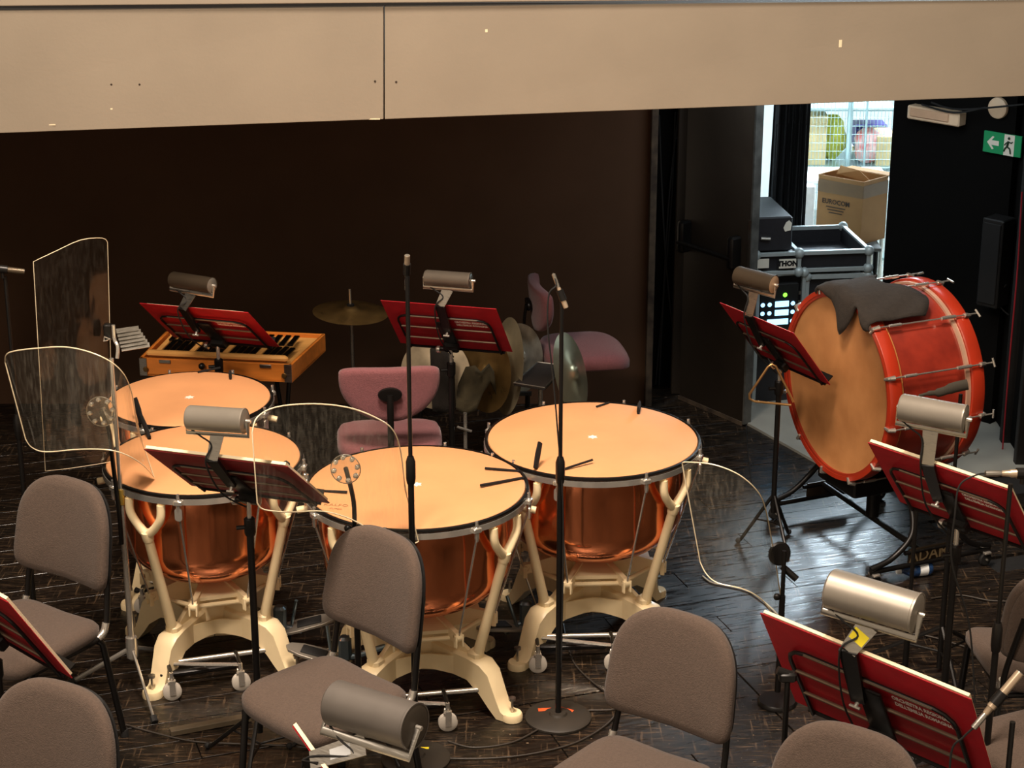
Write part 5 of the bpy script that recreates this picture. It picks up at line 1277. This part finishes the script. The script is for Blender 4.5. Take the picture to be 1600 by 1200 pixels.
part('carton_lid', MB().box((q.x, 12.72, zs + .30), (.14, .31, .05), ch=.003), M_card2, e, world=True, sm=0)
def lump(p_, rx, rz, m, name, label, cat, seed):
    rr = random.Random(seed); mb = MB(); mb.sphere((0, 0, 0), 1.0, 18)
    mb.v = [Vector((v.x * rx * (1 + .14 * math.sin(5 * v.z + seed) + rr.uniform(-.05, .05)), v.y * rx * .7, max(-.0, (v.z + 1) / 2) * rz * 2 * (1 + rr.uniform(-.04, .04)))) + Vector(p_) for v in mb.v]
    solo(name, mb, m, label, cat, sm=80)
q = at(1298, 262, Y=12.7); lump((q.x, 12.72, zs), .095, .15, M_yellow, 'yellow_bag', 'yellow plastic bag inside the mesh cage', 'bag', 3)
q = at(1350, 262, Y=12.7); lump((q.x, 12.62, zs), .09, .12, M_redbag, 'striped_bag', 'red and white bag inside the mesh cage', 'bag', 5)
q = at(1358, 246, Y=12.75)
vb = thing('violet_basket', 'violet plastic basket with square holes behind the striped bag', 'basket', (q.x, 12.86, zs))
W_ = .20; zb_ = zs + .055
bm = MB()
for k in range(9): bm.box((q.x + .02 - W_ / 2 + W_ * k / 8, 12.84, zb_ + .075), (.009, .006, .15))
for k in range(6): bm.box((q.x + .02, 12.84, zb_ + .15 * k / 5), (W_, .006, .010))
part('basket_front', bm, M_violet, vb, world=True, sm=0)
part('basket_body', MB().box((q.x + .02, 12.93, zb_ + .075), (W_, .16, .15)), mat('dark_violet', (50, 46, 110), .5), vb, world=True, sm=0)
part('basket_stand', MB().box((q.x + .02, 12.93, zs + .014), (W_ * .9, .16, .028)), M_card2, vb, world=True, sm=0)
q = at(1382, 262, Y=12.6)
solo('wicker_box', MB().box((q.x, 12.7, zs + .09), (.13, .28, .20), ch=.004), M_card2, 'pale box at the right of the mesh cage', 'box', sm=0)
# white table edge and crate
q = at(1300, 268, Y=12.2)
tb = thing('white_table', 'white covered table in front of the mesh cage', 'table', (q.x, 12.15, .014))
part('table_top', MB().box((q.x + .02, 12.15, q.z - .012), (.62, .36, .024), ch=.004), M_plastic, tb, world=True, sm=0)
for dx in (-.26, .30):
    for dy in (-.14, .14): part('leg', MB().tube([(q.x + dx, 12.15 + dy, .014), (q.x + dx, 12.15 + dy, q.z - .02)], .014, 8), M_alu, tb, world=True)
q = at(1262, 380, Y=11.0)
solo('white_crate', MB().box((q.x, 11.08, q.z - .04), (.09, .2, .16), ch=.006), M_plastic, 'white plastic crate below the curtain, left of the cardboard box', 'crate', sm=0)
q2 = at(1262, 375, Y=11.0)
solo('crate_stand', MB().box((q2.x, 11.1, (q.z - .12) / 2), (.11, .22, q.z - .125), ch=.004), M_case, 'dark plinth under the white crate', 'plinth', sm=0)
q = at(1266, 315, Y=11.7)
solo('display_board', MB().box((q.x - .01, 11.7, .42), (.06, .08, .81), ch=.004), M_plastic, 'narrow white board standing behind the cardboard box', 'board', sm=0)

# ------------------------------------------------------------------ SMALL THINGS ON THE FLOOR
def cable(pts, label, r=.004, m=None, group=None):
    P = [at(*p_, z=r + .001) for p_ in pts]
    solo('floor_cable', MB().tube(catmull(P, 8), r, 6), m or M_rubber, label, 'cable', group, sm=80)
cabm = mat('dull_cable', (52, 46, 40), .5)
cable([(190, 1130), (230, 1142), (300, 1158), (370, 1162), (440, 1165), (520, 1172)], 'dark cable along the floor at the bottom left', m=cabm)
cable([(700, 1158), (740, 1168), (800, 1160), (850, 1135), (900, 1112), (960, 1108), (975, 1090), (945, 1080), (900, 1040), (885, 1000), (880, 975)], 'dark cable curling round the microphone base towards the right timpani', m=cabm)
cable([(690, 1185), (760, 1185), (830, 1178), (900, 1160), (950, 1130), (972, 1098)], 'second cable passing in front of the round microphone base', m=cabm)
cable([(1098, 900), (1112, 910), (1140, 916), (1170, 924), (1196, 942), (1215, 960)], 'pale cable on the floor under the right clear shield', .0035, mat('pale_cable', (214, 206, 186), .5))
cable([(1340, 998), (1390, 990), (1440, 992), (1490, 1005), (1540, 1022)], 'grey cable on the floor behind the biggest red folder', m=cabm)
cable([(1455, 935), (1500, 930), (1545, 938), (1590, 940)], 'cable curving across the floor at the right edge', m=cabm)
cable([(1165, 640), (1168, 700), (1175, 760)], 'thin cable beside the open door on the floor', .003)
a = at(266, 1144, z=.012); b = at(392, 1120, z=.012)
solo('wood_batten', MB().box((0, 0, 0), ((b - a).length, .035, .022), frameM((a + b) / 2, (b - a).normalized(), Vector((-(b - a).normalized().y, (b - a).normalized().x, 0)), Vector((0, 0, 1))), ch=.002), M_whitewood, 'dark wooden batten lying on the floor left of the chair leg', 'batten', sm=0)
# bottle lying under the drum cradle
p0 = at(1432, 889, z=.034); 
bt = thing('water_bottle', 'small blue and white plastic bottle lying under the wide folder', 'bottle', p0)
d_ = Vector((.95, .25, 0)).normalized()
part('bottle_body', MB().lathe([(0, -.07), (.026, -.068), (.032, -.055), (.032, .02), (.028, .04), (.012, .065), (.012, .08), (0, .08)], 20, axisM(p0, -d_)), M_bluebottle, bt, world=True)
part('bottle_label', MB().lathe([(.0328, -.045), (.0328, -.005)], 20, axisM(p0, -d_)), M_plastic, bt, world=True)
part('bottle_cap', MB().lathe([(0, .094), (.013, .094), (.014, .076), (0, .076)], 14, axisM(p0, -d_)), M_plastic, bt, world=True)
